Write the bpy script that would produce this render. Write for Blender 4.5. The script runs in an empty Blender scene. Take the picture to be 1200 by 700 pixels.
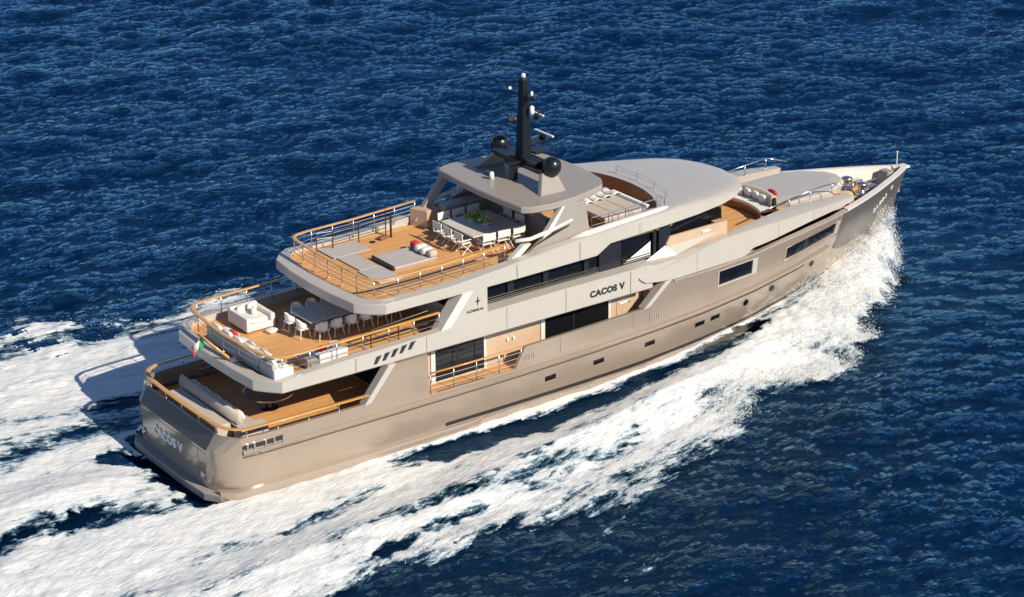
import bpy, bmesh, math, random
import numpy as np
from mathutils import Matrix, Vector
random.seed(7); RNG = np.random.default_rng(11)
scn = bpy.context.scene
COL = scn.collection

# ---------------------------------------------------------------- camera
cam_d = bpy.data.cameras.new('camera'); cam = bpy.data.objects.new('camera', cam_d); COL.objects.link(cam)
cam.matrix_world = Matrix(((0.811755,0.226440,-0.538311,-36.0209),(-0.583920,0.299654,-0.754483,-73.8774),(-0.009538,0.926786,0.375468,41.0384),(0,0,0,1)))
cam_d.lens = 80.626
cam_d.sensor_width = 36.0; cam_d.sensor_fit = 'HORIZONTAL'; cam_d.clip_start = 1.0; cam_d.clip_end = 9000
scn.camera = cam
# ---------------------------------------------------------------- sky, sun, exposure
SUN = Vector((0.27, -1.0, 0.70)).normalized()          # direction towards the sun
sun_el = math.asin(SUN.z); sun_az = math.atan2(SUN.x, SUN.y)
world = bpy.data.worlds.new("World"); scn.world = world; world.use_nodes = True
wn = world.node_tree.nodes; wl = world.node_tree.links
bg = wn['Background']; sky = wn.new('ShaderNodeTexSky'); sky.sky_type = 'NISHITA'; sky.sun_disc = False
sky.sun_elevation = sun_el; sky.sun_rotation = sun_az
sky.altitude = 3000; sky.air_density = 1.0; sky.dust_density = 0.0; sky.ozone_density = 3.5
wl.new(sky.outputs[0], bg.inputs[0]); bg.inputs[1].default_value = 0.10
sl = bpy.data.lights.new('sun', 'SUN'); sl.energy = 4.8; sl.angle = math.radians(0.5); sl.color = (1.0, 0.90, 0.74)
so = bpy.data.objects.new('sun', sl); COL.objects.link(so)
so.rotation_euler = SUN.to_track_quat('Z', 'Y').to_euler(); so.location = (0, -60, 80)
scn.view_settings.view_transform = 'Standard'; scn.view_settings.look = 'None'
scn.view_settings.exposure = 0.33; scn.view_settings.gamma = 1.0
scn.cycles.max_bounces = 6
ZS = 0.95                                              # sea level in the frame of the boat

# ---------------------------------------------------------------- materials
def mat(name, col, rough=0.5, metal=0.0, var=0.0, vscale=3.0, bump=0.0, bscale=20.0, coat=0.0, stretch=(1,1,1), spec=0.5):
    m = bpy.data.materials.new(name); m.use_nodes = True
    nt = m.node_tree; n = nt.nodes; l = nt.links; b = n['Principled BSDF']
    b.inputs['Base Color'].default_value = (*col, 1); b.inputs['Roughness'].default_value = rough
    b.inputs['Metallic'].default_value = metal; b.inputs['Specular IOR Level'].default_value = spec
    b.inputs['Coat Weight'].default_value = coat; b.inputs['Coat Roughness'].default_value = 0.08
    tc = n.new('ShaderNodeTexCoord'); mp = n.new('ShaderNodeMapping'); mp.inputs['Scale'].default_value = stretch
    l.new(tc.outputs['Object'], mp.inputs[0])
    if var:
        t = n.new('ShaderNodeTexNoise'); t.inputs['Scale'].default_value = vscale; t.inputs['Detail'].default_value = 5
        l.new(mp.outputs[0], t.inputs['Vector'])
        r = n.new('ShaderNodeMapRange'); r.inputs[1].default_value = .25; r.inputs[2].default_value = .75
        r.inputs[3].default_value = 1 - var; r.inputs[4].default_value = 1 + var
        l.new(t.outputs['Fac'], r.inputs[0])
        v = n.new('ShaderNodeVectorMath'); v.operation = 'SCALE'; v.inputs[0].default_value = col
        l.new(r.outputs[0], v.inputs['Scale']); l.new(v.outputs[0], b.inputs['Base Color'])
    if bump:
        t = n.new('ShaderNodeTexNoise'); t.inputs['Scale'].default_value = bscale; t.inputs['Detail'].default_value = 3
        l.new(mp.outputs[0], t.inputs['Vector'])
        bp = n.new('ShaderNodeBump'); bp.inputs['Strength'].default_value = bump; bp.inputs['Distance'].default_value = 0.05
        l.new(t.outputs['Fac'], bp.inputs['Height']); l.new(bp.outputs[0], b.inputs['Normal'])
    return m

def teak_mat(name, c1, c2, axis='Y', w=0.11, seam=(0.10, 0.06, 0.03)):
    m = bpy.data.materials.new(name); m.use_nodes = True
    nt = m.node_tree; n = nt.nodes; l = nt.links; b = n['Principled BSDF']; b.inputs['Roughness'].default_value = .6
    tc = n.new('ShaderNodeTexCoord'); sp = n.new('ShaderNodeSeparateXYZ'); l.new(tc.outputs['Object'], sp.inputs[0])
    def math_(op, a, c=None):
        q = n.new('ShaderNodeMath'); q.operation = op
        for i, s in enumerate((a, c)):
            if s is None: continue
            if isinstance(s, (int, float)): q.inputs[i].default_value = s
            else: l.new(s, q.inputs[i])
        return q.outputs[0]
    d = math_('DIVIDE', sp.outputs[axis], w); fl = math_('FLOOR', d); fr = math_('FRACT', d)
    wn_ = n.new('ShaderNodeTexWhiteNoise'); wn_.noise_dimensions = '2D'
    cx = n.new('ShaderNodeCombineXYZ'); l.new(fl, cx.inputs[0])
    lx = math_('FLOOR', math_('ADD', math_('DIVIDE', sp.outputs['X' if axis == 'Y' else 'Y'], 2.3), math_('MULTIPLY', fl, .37))); l.new(lx, cx.inputs[1])
    l.new(cx.outputs[0], wn_.inputs['Vector'])
    mp = n.new('ShaderNodeMapping'); mp.inputs['Scale'].default_value = (1.2, 14, 14) if axis == 'Y' else (14, 1.2, 14)
    l.new(tc.outputs['Object'], mp.inputs[0])
    ns = n.new('ShaderNodeTexNoise'); ns.inputs['Scale'].default_value = 2.0; ns.inputs['Detail'].default_value = 6; l.new(mp.outputs[0], ns.inputs['Vector'])
    big = n.new('ShaderNodeTexNoise'); big.inputs['Scale'].default_value = .9; big.inputs['Detail'].default_value = 4; l.new(tc.outputs['Object'], big.inputs['Vector'])
    f = math_('ADD', math_('MULTIPLY', wn_.outputs['Value'], .45), math_('ADD', math_('MULTIPLY', ns.outputs['Fac'], .45), math_('MULTIPLY', big.outputs['Fac'], .35)))
    f = math_('SUBTRACT', f, .12)
    mx = n.new('ShaderNodeMix'); mx.data_type = 'RGBA'; l.new(f, mx.inputs[0]); mx.inputs[6].default_value = (*c1, 1); mx.inputs[7].default_value = (*c2, 1)
    sm = math_('LESS_THAN', fr, .09)
    m2 = n.new('ShaderNodeMix'); m2.data_type = 'RGBA'; l.new(math_('MULTIPLY', sm, .75), m2.inputs[0]); l.new(mx.outputs[2], m2.inputs[6]); m2.inputs[7].default_value = (*seam, 1)
    l.new(m2.outputs[2], b.inputs['Base Color'])
    return m

M = {}
M['hull'] = mat('hull_paint', (.375, .297, .23), .22, .35, .07, .4, .12, .8, .8, (.6, 1, 1))
M['dark_hull'] = mat('dark_hull_paint', (.07, .06, .054), .5, .1, .05, .6, .03, 1.4, .1)
M['bow'] = mat('bow_shade_paint', (.15, .125, .106), .35, .2, .06, .6, .05, 1.2, .4)  # darkened hull colour, paints in the shade of the flared bow
M['grey'] = mat('greige_paint', (.445, .408, .362), .32, .0, .035, .7, .02, 1.2, .25)
M['taupe'] = mat('taupe_paint', (.31, .272, .237), .4, .0, .04, .8, .02, 2, .2)
M['light'] = mat('light_paint', (.66, .61, .55), .4, 0, .03, .8, 0, 1, .2)
M['stripe'] = mat('boot_paint', (.03, .024, .022), .4)
M['teak'] = teak_mat('teak_deck', (.50, .235, .075), (.80, .44, .17))
M['teakcap'] = mat('teak_varnish', (.60, .31, .09), .3, 0, .2, 4, 0, 1, .4, (.3, 3, 3))
M['brown'] = mat('brown_wood', (.21, .085, .04), .45, 0, .15, 5, 0, 1, .2, (1, 1, 6))
M['glass'] = mat('dark_glass', (.006, .007, .009), .04, 0, 0, 1, .015, .8, 0, (1, 1, 1), .6)
M['pillar'] = mat('black_pillar', (.018, .02, .024), .25)
M['black'] = mat('black_paint', (.010, .011, .014), .3, 0, .1, 3)
M['steel'] = mat('steel', (.62, .61, .6), .22, .95)
M['darksteel'] = mat('dark_steel', (.07, .065, .06), .35, .6)
M['white'] = mat('white_fabric', (.70, .67, .62), .85, 0, .06, 4, .2, 12)
M['whitep'] = mat('white_plastic', (.82, .81, .79), .4, 0, .03, 5)
M['beige'] = mat('beige_fabric', (.47, .405, .345), .9, 0, .06, 3, .15, 16)
M['greyfab'] = mat('grey_fabric', (.42, .385, .36), .9, 0, .06, 3, .15, 16)
M['red'] = mat('red_fabric', (.55, .03, .035), .8, 0, .1, 5)
M['green'] = mat('green_fabric', (.02, .28, .08), .8)
M['table'] = mat('table_stone', (.60, .55, .50), .4, 0, .08, 5, 0, 1, .1)
M['tan'] = mat('tan_panel', (.50, .36, .245), .45, 0, .06, 2, 0, 1, .1)
M['leaf'] = mat('leaves', (.26, .33, .08), .6, 0, .4, 9)
M['petal'] = mat('petals', (.72, .70, .40), .6, 0, .2, 9)
M['rope'] = mat('rope', (.55, .45, .26), .9, 0, .2, 20)

# ---------------------------------------------------------------- mesh helpers
class MB:
    half = None
    def __init__(s): s.v = []; s.f = []
    def add(s, vs, fs):
        o = len(s.v); s.v += [tuple(map(float, p)) for p in vs]; s.f += [tuple(i + o for i in f) for f in fs]; return s
    def box(s, x0, x1, y0, y1, z0, z1):
        if y0 > y1: y0, y1 = y1, y0
        v = [(x, y, z) for z in (z0, z1) for y in (y0, y1) for x in (x0, x1)]
        return s.add(v, [(0, 2, 3, 1), (4, 5, 7, 6), (0, 1, 5, 4), (2, 6, 7, 3), (0, 4, 6, 2), (1, 3, 7, 5)])
    def prism(s, poly, z0, z1):                       # poly in xy; z1 may be a function
        n = len(poly)
        a = sum(poly[i][0]*poly[(i+1) % n][1] - poly[(i+1) % n][0]*poly[i][1] for i in range(n))
        if a < 0: poly = poly[::-1]
        zt = z1 if callable(z1) else (lambda x, y: z1); zb = z0 if callable(z0) else (lambda x, y: z0)
        v = [(x, y, zb(x, y)) for x, y in poly] + [(x, y, zt(x, y)) for x, y in poly]
        return s.add(v, [tuple(range(n))[::-1], tuple(range(n, 2*n))] + [(i, (i+1) % n, n + (i+1) % n, n + i) for i in range(n)])
    def sideprism(s, poly, y0, y1):                   # poly in xz, extruded along y
        n = len(poly)
        a = sum(poly[i][0]*poly[(i+1) % n][1] - poly[(i+1) % n][0]*poly[i][1] for i in range(n))
        if a < 0: poly = poly[::-1]
        if y0 > y1: y0, y1 = y1, y0
        v = [(x, y0, z) for x, z in poly] + [(x, y1, z) for x, z in poly]
        return s.add(v, [tuple(range(n)), tuple(range(n, 2*n))[::-1]] + [((i+1) % n, i, n + i, n + (i+1) % n) for i in range(n)])
    def tube(s, path, r, n=8, cap=True, ry=None):
        path = [Vector(p) for p in path]; k = len(path); rr = r if isinstance(r, (list, tuple)) else [r]*k
        rings = []; ref = Vector((0, 0, 1))
        for i, p in enumerate(path):
            a = path[max(0, i-1)]; b = path[min(k-1, i+1)]; d = (b - a).normalized()
            u = ref - d*ref.dot(d)
            if u.length < .05: u = Vector((1, 0, 0)) - d*d.x
            u.normalize(); w = d.cross(u)
            q = 1.0
            if 0 < i < k-1:
                d1 = (path[i]-path[i-1]).normalized(); q = 1/max(.5, d1.dot(d))
            rings.append([p + (w*math.cos(2*math.pi*j/n)*rr[i]*q + u*math.sin(2*math.pi*j/n)*(ry or rr[i])) for j in range(n)])
        v = [tuple(p) for R in rings for p in R]
        f = [(i*n + j, i*n + (j+1) % n, (i+1)*n + (j+1) % n, (i+1)*n + j) for i in range(k-1) for j in range(n)]
        if cap: f += [tuple(range(n))[::-1], tuple(range((k-1)*n, k*n))]
        return s.add(v, f)
    def ball(s, c, r, n=16, m=10, zs=1.0):
        rx, ry, rz = (r, r, r*zs) if not isinstance(r, tuple) else r
        v = [(c[0], c[1], c[2]-rz)]
        for i in range(1, m):
            t = -math.pi/2 + math.pi*i/m
            v += [(c[0]+rx*math.cos(t)*math.cos(2*math.pi*j/n), c[1]+ry*math.cos(t)*math.sin(2*math.pi*j/n), c[2]+rz*math.sin(t)) for j in range(n)]
        v.append((c[0], c[1], c[2]+rz)); L = len(v)-1
        f = [(0, 1+(j+1) % n, 1+j) for j in range(n)]
        for i in range(m-2):
            a = 1+i*n; f += [(a+j, a+(j+1) % n, a+n+(j+1) % n, a+n+j) for j in range(n)]
        a = 1+(m-2)*n; f += [(a+j, a+(j+1) % n, L) for j in range(n)]
        return s.add(v, f)
    def lathe(s, c, prof, n=24):
        v = []; k = len(prof)
        for r, z in prof: v += [(c[0]+r*math.cos(2*math.pi*j/n), c[1]+r*math.sin(2*math.pi*j/n), c[2]+z) for j in range(n)]
        f = [(i*n+j, i*n+(j+1) % n, (i+1)*n+(j+1) % n, (i+1)*n+j) for i in range(k-1) for j in range(n)]
        f += [tuple(range(n))[::-1], tuple(range((k-1)*n, k*n))]
        return s.add(v, f)
    def grid(s, rows, flip=False):                    # rows of equal-length point lists
        n = len(rows[0]); v = [p for R in rows for p in R]; f = []
        for i in range(len(rows)-1):
            for j in range(n-1):
                q = (i*n+j, i*n+j+1, (i+1)*n+j+1, (i+1)*n+j)
                f.append(q[::-1] if flip else q)
        return s.add(v, f)
    def pillow(s, c, sx, sy, sz, rz=0, tilt=0, n=8):
        """soft cushion: superellipsoid"""
        v = []; f = []; R = Matrix.Rotation(rz, 3, 'Z') @ Matrix.Rotation(tilt, 3, 'Y')
        def sg(a, e): return math.copysign(abs(a)**e, a)
        m = n; k = 2*n
        for i in range(m+1):
            t = -math.pi/2 + math.pi*i/m
            for j in range(k):
                p = 2*math.pi*j/k
                q = Vector((sx/2*sg(math.cos(t), .55)*sg(math.cos(p), .45), sy/2*sg(math.cos(t), .55)*sg(math.sin(p), .45), sz/2*sg(math.sin(t), .8)))
                v.append(tuple(Vector(c) + R @ q))
        f = [(i*k+j, i*k+(j+1) % k, (i+1)*k+(j+1) % k, (i+1)*k+j) for i in range(m) for j in range(k)]
        return s.add(v, f)
    def mirror(s):
        n = len(s.v); s.half = (n, len(s.f)) if min(abs(p[1]) for p in s.v) > .04 else None; s.v += [(x, -y, z) for x, y, z in s.v]; s.f += [tuple(i+n for i in f)[::-1] for f in s.f]; return s
    def xf(s, mtx): s.v = [tuple(mtx @ Vector(p)) for p in s.v]; return s
    def build(s, name, m, parent=None, **kw):
        if s.half and s.half[0]*2 == len(s.v):
            n, k = s.half; a, b_ = MB(), MB(); a.v, a.f = s.v[:n], s.f[:k]; b_.v = s.v[n:]; b_.f = [tuple(i-n for i in f) for f in s.f[k:]]
            b_.build(name, m, parent, **kw); return a.build(name, m, parent, **kw)
        return s._build(name, m, parent, **kw)
    def each(s, name, m, parent=None, **kw):
        """every loose piece becomes an object of its own"""
        par = list(range(len(s.v)))
        def find(i):
            while par[i] != i: par[i] = par[par[i]]; i = par[i]
            return i
        for f in s.f:
            for i in f[1:]: par[find(i)] = find(f[0])
        gr = {}
        for f in s.f: gr.setdefault(find(f[0]), []).append(f)
        for fs in gr.values():
            ids = sorted({i for f in fs for i in f}); mp = {i: k for k, i in enumerate(ids)}
            p = MB(); p.v = [s.v[i] for i in ids]; p.f = [tuple(mp[i] for i in f) for f in fs]; o = p._build(name, m, parent, **kw)
        return o
    def _build(s, name, m, parent=None, smooth=False, bevel=0, solid=0, seg=2, auto=None, merge=True):
        me = bpy.data.meshes.new(name); me.from_pydata(s.v, [], s.f); me.update()
        if merge:
            bm = bmesh.new(); bm.from_mesh(me); bmesh.ops.remove_doubles(bm, verts=bm.verts, dist=1e-4)
            if not solid: bmesh.ops.recalc_face_normals(bm, faces=bm.faces)
            bm.to_mesh(me); bm.free()
        me.materials.append(M[m] if isinstance(m, str) else m)
        o = bpy.data.objects.new(name, me); COL.objects.link(o)
        if smooth or auto:
            me.polygons.foreach_set('use_smooth', [True]*len(me.polygons))
            if auto: me.set_sharp_from_angle(angle=math.radians(auto))
        if solid:
            md = o.modifiers.new('solid', 'SOLIDIFY'); md.thickness = solid; md.offset = -1
        if bevel:
            md = o.modifiers.new('bevel', 'BEVEL'); md.width = bevel; md.segments = seg; md.limit_method = 'ANGLE'; md.angle_limit = math.radians(40); md.harden_normals = False
        if parent is not None: attach(o, parent)
        return o
def attach(o, parent):
    o.parent = parent
    p = parent; off = Vector((0, 0, 0))
    while p is not None: off += p.location; p = p.parent
    o.location = o.location - off                     # children are written in world coordinates
def thing(name, loc, label, cat, group=None, rz=0):
    o = bpy.data.objects.new(name, None); o.empty_display_size = .2; COL.objects.link(o); o.location = loc; o.rotation_euler.z = rz
    tag(o, label, cat, group); return o
def tag(o, label, cat, group=None, kind=None):
    o['label'] = label; o['category'] = cat
    if group: o['group'] = group
    if kind: o['kind'] = kind
    return o
def dup(root, loc, rz=0, label=None):
    r = root.copy(); COL.objects.link(r); r.location = loc; r.rotation_euler.z = rz
    if label: r['label'] = label
    for ch in root.children:
        c = ch.copy(); COL.objects.link(c); c.parent = r
        for g in ch.children:
            d = g.copy(); COL.objects.link(d); d.parent = c
    return r
def I(xs, ys): return lambda x: float(np.interp(x, xs, ys))
def outline(half, n_round=0):                          # half outline (aft centre -> forward centre) to full list
    return [(x, y) for x, y in half] + [(x, -y) for x, y in half[::-1] if abs(y) > 1e-6]
def inset(half, d):
    """move a half outline inwards by d (number or function of x)"""
    out = []; n = len(half)
    for i, (x, y) in enumerate(half):
        a = Vector(half[i-1]) if i else Vector((half[1][0], -half[1][1]))
        b = Vector(half[i+1]) if i < n-1 else Vector((half[n-2][0], -half[n-2][1]))
        if i == 0 and y > .01: a = Vector(half[0])
        if i == n-1 and y > .01: b = Vector(half[-1])
        p = Vector((x, y)); n1 = (p-a); n2 = (b-p)
        n1 = n1.normalized() if n1.length > 1e-6 else n2.normalized(); n2 = n2.normalized() if n2.length > 1e-6 else n1
        t = (n1+n2).normalized(); nn = Vector((t.y, -t.x)); c = max(.6, nn.dot(Vector((n1.y, -n1.x))))
        dd = d(x) if callable(d) else d
        q = p + nn*dd/c
        out.append((q.x, 0.0 if y < .01 else max(q.y, 0.0)))
    return out
def densify(half, step=.5):
    out = [half[0]]
    for a, b in zip(half[:-1], half[1:]):
        k = max(1, int(math.hypot(b[0]-a[0], b[1]-a[1])/step))
        out += [(a[0]+(b[0]-a[0])*i/k, a[1]+(b[1]-a[1])*i/k) for i in range(1, k+1)]
    return out
def rings(mb, half, spec):
    """loft rings round a half outline; spec = [(inset, z function or number)], z taken at the outer x"""
    rows = []
    for d, z in spec:
        h = inset(half, d) if (callable(d) or d) else half
        row = [(p[0], p[1], z(o[0]) if callable(z) else z) for p, o in zip(h, half)]
        rows.append(row)
    n = len(rows[0])
    for sgn in (1, -1):
        rr = [[(x, sgn*y, z) for x, y, z in R] for R in rows]
        mb.grid(rr, flip=(sgn == 1))
    return rows
def text(name, s, size, mtx, m, parent, depth=.02, bold=.0, sx=1.0):
    cu = bpy.data.curves.new(name, 'FONT'); cu.body = s; cu.size = size; cu.extrude = depth; cu.offset = bold; cu.align_x = 'CENTER'; cu.align_y = 'CENTER'; cu.space_character = 1.12
    o = bpy.data.objects.new(name, cu); COL.objects.link(o)
    dg = bpy.context.evaluated_depsgraph_get(); me = bpy.data.meshes.new_from_object(o.evaluated_get(dg))
    bpy.data.objects.remove(o); bpy.data.curves.remove(cu)
    me.transform(mtx @ Matrix.Diagonal((sx, 1, 1, 1))); me.materials.clear(); me.materials.append(M[m])
    o = bpy.data.objects.new(name, me); COL.objects.link(o); attach(o, parent); return o
def basis(o, xa, up):
    xa = Vector(xa).normalized(); up = Vector(up); nz = xa.cross(up).normalized(); up = nz.cross(xa)
    return Matrix(((xa.x, up.x, nz.x, o[0]), (xa.y, up.y, nz.y, o[1]), (xa.z, up.z, nz.z, o[2]), (0, 0, 0, 1)))

# ================================================================ THE YACHT
Y = thing('motor_yacht', (20, 0, ZS), 'long champagne grey motor yacht with three teak decks under way on the sea', 'yacht')

# ---- hull: outlines at levels, lofted from the keel to the rub rail
XS = [3, 8, 14, 18, 21, 24, 27, 30, 32, 33.5, 35, 36.5, 38, 39, 39.7, 40]
LEV = {0.0: [3.7, 3.85, 3.85, 3.7, 3.4, 2.95, 2.35, 1.7, 1.25, .92, .62, .36, .12, .03, .02, .02],
       1.5: [3.86, 3.97, 4.0, 3.95, 3.83, 3.55, 3.08, 2.42, 1.92, 1.52, 1.1, .7, .3, .05, .03, .02],
       3.0: [3.92, 4.0, 4.03, 4.03, 4.0, 3.9, 3.62, 3.1, 2.62, 2.2, 1.7, 1.16, .58, .18, .05, .02],
       5.4: [3.96, 4.02, 4.05, 4.05, 4.04, 4.0, 3.9, 3.66, 3.38, 3.0, 2.45, 1.82, 1.12, .62, .24, .05]}
LZ = sorted(LEV)
def smooth_interp(x, xs, ys):
    return float(np.interp(x, xs, ys))
def hullY(x, z):
    vals = [smooth_interp(x, XS, LEV[k]) for k in LZ]
    z = min(max(z, 0), 5.6)
    # quadratic-ish flare
    return float(np.interp(z, LZ, vals))
def stemX(z): return float(np.interp(z, [0, 1.5, 3, 4, 5.45], [38.5, 38.75, 39.0, 39.35, 40.0]))
def level_half(z, xt, n=46):
    zz = z
    pts = [(xt, 0.0), (xt, 1.4), (xt, 2.7), (xt + .12, 3.05), (xt + .42, 3.45), (xt + .92, 3.8)]
    xs = np.linspace(2.2, 1.0*stemX(zz), n); sx = stemX(zz)
    for x in xs: pts.append((float(x), max(.02, hullY(x + (40 - sx)*max(0, (x-30)/10), zz)) if x < sx - 1e-6 else 0.0))
    pts[-1] = (sx, 0.0)
    return pts
rub = I([0, 8, 14, 18, 22, 25, 28, 30, 32, 34, 36, 38, 40], [2.92, 2.92, 2.95, 3.02, 3.15, 3.28, 3.45, 3.6, 3.78, 3.95, 4.1, 4.2, 4.25])
def xform_level(zf, xt):
    """level whose height varies along the hull: zf(x)"""
    base = level_half(2.0, xt); out = []
    for i, (x, y) in enumerate(base):
        if i < 6: out.append((x, y, zf(x)))
        else:
            t = (x-2.2)/(stemX(2.0)-2.2); zz = zf(x); xx = 2.2 + t*(stemX(zz)-2.2); zz = zf(xx)
            yy = hullY(xx + (40 - stemX(zz))*max(0, (xx-30)/10), zz) if i < len(base)-1 else 0.0
            out.append((xx, yy, zz))
    return out
def const(z): return lambda x: z
h = MB()
rowsH = [xform_level(const(0.0), .7), xform_level(const(.6), .45), xform_level(const(1.2), .35), xform_level(const(1.5), .35), xform_level(const(2.1), .33), xform_level(const(2.6), .33), xform_level(rub, .33)]
for sgn in (1, -1): h.grid([[(x, sgn*y, z) for x, y, z in R] for R in rowsH], flip=(sgn == 1))
h.build('hull', 'hull', Y, auto=36)

# ---- topsides above the rub rail: one plated wall each side, recessed windows, cut-outs
gun = I([0, 21, 24, 26.5, 28, 30.5, 33, 34, 40], [5.08, 5.08, 5.08, 5.12, 5.26, 5.46, 5.58, 5.56, 5.47])
def topz(x):
    if x < 7.0: return 3.52
    if x < 8.15: return 3.52 + (x-7.0)/1.15*1.36
    if x < 9.7: return 4.88
    if x < 13.95: return 3.12
    if x < 14.45: return 3.12 + (x-13.95)/.5*.88
    if x < 21.0: return 4.0 + (x-14.45)*.02
    if x < 22.15: return 4.13 + (x-21.0)/1.15*(gun(22.15)-4.13)
    return gun(x)
WIN = [(24.9, 26.95, 4.1, 4.80), (29.1, 32.55, 4.2, 4.82)]     # x0, x1, z0, z1 (rise of sheer added)
def wz(i, x): w = WIN[i]; k = (x-w[0])*(.095 if i else .03); return w[2]+k, w[3]+k
bx = sorted(set([1.25, 2, 3, 4, 5, 6, 6.98, 7.0, 7.4, 7.8, 8.15, 9, 9.69, 9.71, 11, 12.5, 13.94, 13.96, 14.45, 16, 17.5, 19, 20.2, 20.99, 21.0, 21.5, 22.15, 23, 24, 24.9, 25.5, 26.3, 26.95, 27.8, 28.5, 29.1, 30, 30.9, 31.7, 32.55, 33, 34, 35, 36, 36.8, 37.6, 38.3, 38.8, 39.2, 39.6]))
def hp(x, z, off=0.0):
    if x < 2.2:
        y = np.interp(x, [1.25, 2.2], [3.8, hullY(2.2, z)])
    else:
        s = stemX(z); y = hullY(x + (40-s)*max(0, (x-30)/10), z)
    return (x, -(float(y)+off), z)
bx = sorted(set(round(v, 3) for a, b in zip(bx[:-1], bx[1:]) for v in np.linspace(a, b, max(2, int(math.ceil((b-a)/.3))+1))))
w = MB()
for a, b in zip(bx[:-1], bx[1:]):
    if b - a < .015: continue
    ea, eb = a + 1e-3, b - 1e-3
    iw = next((i for i, q in enumerate(WIN) if q[0]-.01 <= a and b <= q[1]+.01), None)
    def col(x, xx):
        z0, z1 = rub(x) , topz(xx)
        if iw is None: return [z0, z0+(z1-z0)*.33, z0+(z1-z0)*.66, z1]
        p, q = wz(iw, x); return [z0, p, q, z1]
    ca, cb = col(a, ea), col(b, eb)
    for k in range(3):
        if iw is not None and k == 1: continue
        w.add([hp(a, ca[k]), hp(b, cb[k]), hp(b, cb[k+1]), hp(a, ca[k+1])], [(0, 1, 2, 3)])
# bow closing piece
w.add([hp(39.6, rub(39.6)) if False else (39.38, -.02, 4.25), (stemX(5.47), -.02, 5.47), hp(39.6, gun(39.6)), hp(39.2, rub(39.2))], [(3, 0, 1, 2)])
w.mirror()
# transom above the knuckle and its chamfers
tr = [[(.33, 0, 2.92), (.33, 1.4, 2.92), (.33, 2.7, 2.92), (.45, 3.05, 2.92), (.75, 3.45, 2.92), (1.25, 3.8, 2.92)],
      [(.72, 0, 3.52), (.72, 1.4, 3.52), (.72, 2.76, 3.52), (.8, 3.1, 3.52), (.98, 3.5, 3.52), (1.25, 3.82, 3.52)]]
tm = MB(); tm.grid(tr, flip=True); tm.mirror()
w.add(tm.v, tm.f)
w.build('topsides', 'hull', Y, solid=.14)
# dark transom band and lighter name panel, set proud of the transom
b = MB(); b.add([(.296, 2.72, 2.88), (.296, -2.72, 2.88), (.69, -2.78, 3.5), (.69, 2.78, 3.5), (.40, 2.72, 2.88), (.40, -2.72, 2.88), (.79, -2.78, 3.5), (.79, 2.78, 3.5)], [(0, 3, 2, 1), (4, 5, 6, 7), (0, 1, 5, 4), (2, 3, 7, 6), (0, 4, 7, 3), (1, 2, 6, 5)]); b.build('transom_band', 'dark_hull', Y, bevel=.01)
b = MB(); b.box(.312, .33, -2.0, 2.6, 1.62, 2.72); b.build('transom_door', 'hull', Y, bevel=.01)
b = MB(); b.box(.312, .33, -2.68, -2.05, 2.22, 2.72); b.box(.312, .33, -2.68, -2.05, 1.62, 2.19); b.each('transom_hatch', 'hull', Y, bevel=.01)
for yy in (-2.4, 2.5):
    m_ = MB(); m_.lathe((0, 0, 0), [(.13, 0), (.15, .02), (.15, .05), (.09, .06), (.08, .02)], 16); m_.xf(Matrix.Translation((.31, yy, 1.75)) @ Matrix.Rotation(-math.pi/2, 4, 'Y')); m_.build('fairlead', 'steel', Y, smooth=True)
text('name_letters', 'CACOS V', .56, basis((.30, .42, 2.2), (0, -1, 0), (0, 0, 1)), 'whitep', Y, .03, .016, .92)
# swim platform with its fender band running forward along the side
pl = [(-.04, 0), (-.04, 1.6), (.02, 2.9), (.42, 3.52), (1.05, 3.97), (3, 4.06), (8, 4.12), (12, 4.14), (12.3, 4.02)]
b = MB(); b.prism(outline(pl[:5] + [(1.05, 3.5), (.5, 2.5), (.5, 0)]), .92, 1.24); b.build('swim_platform', 'taupe', Y, bevel=.03)
b = MB(); pf = densify([(.42, 3.5), (.75, 3.8)]+pl[4:], .7); rows = []
for off, z in ((-.25, 1.02), (0, 1.06), (.02, 1.28), (-.02, 1.38), (-.25, 1.42)): rows.append([(x, -(y+off), z+.012*max(0, x-6)) for x, y in pf])
b.grid(rows); b.mirror(); b.build('fender_band', 'hull', Y, auto=30)
# rub rail
def strip(zc, hgt, out, x0, x1, step=.6):
    m_ = MB(); xs = np.arange(x0, x1+.01, step); rows = []
    for dz, o in ((-hgt/2, -.02), (-hgt/2*.7, out), (hgt/2*.7, out), (hgt/2, -.02)): rows.append([hp(float(x), zc(x)+dz, o) for x in xs])
    return m_.grid(rows).mirror()
strip(rub, .17, .10, 1.3, 32.6).build('rub_rail', 'hull', Y, auto=30)
strip(lambda x: rub(x)-.2, .05, .035, 1.3, 31).build('rub_rail_shadow', 'dark_hull', Y)  # dark strip painted in as the shadow below the rub rail
strip(lambda x: 1.58 + max(0, x-20)*.022 + max(0, x-27)*.04, .2, .014, 10.5, 36.5).build('boot_stripe', 'stripe', Y)
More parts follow.
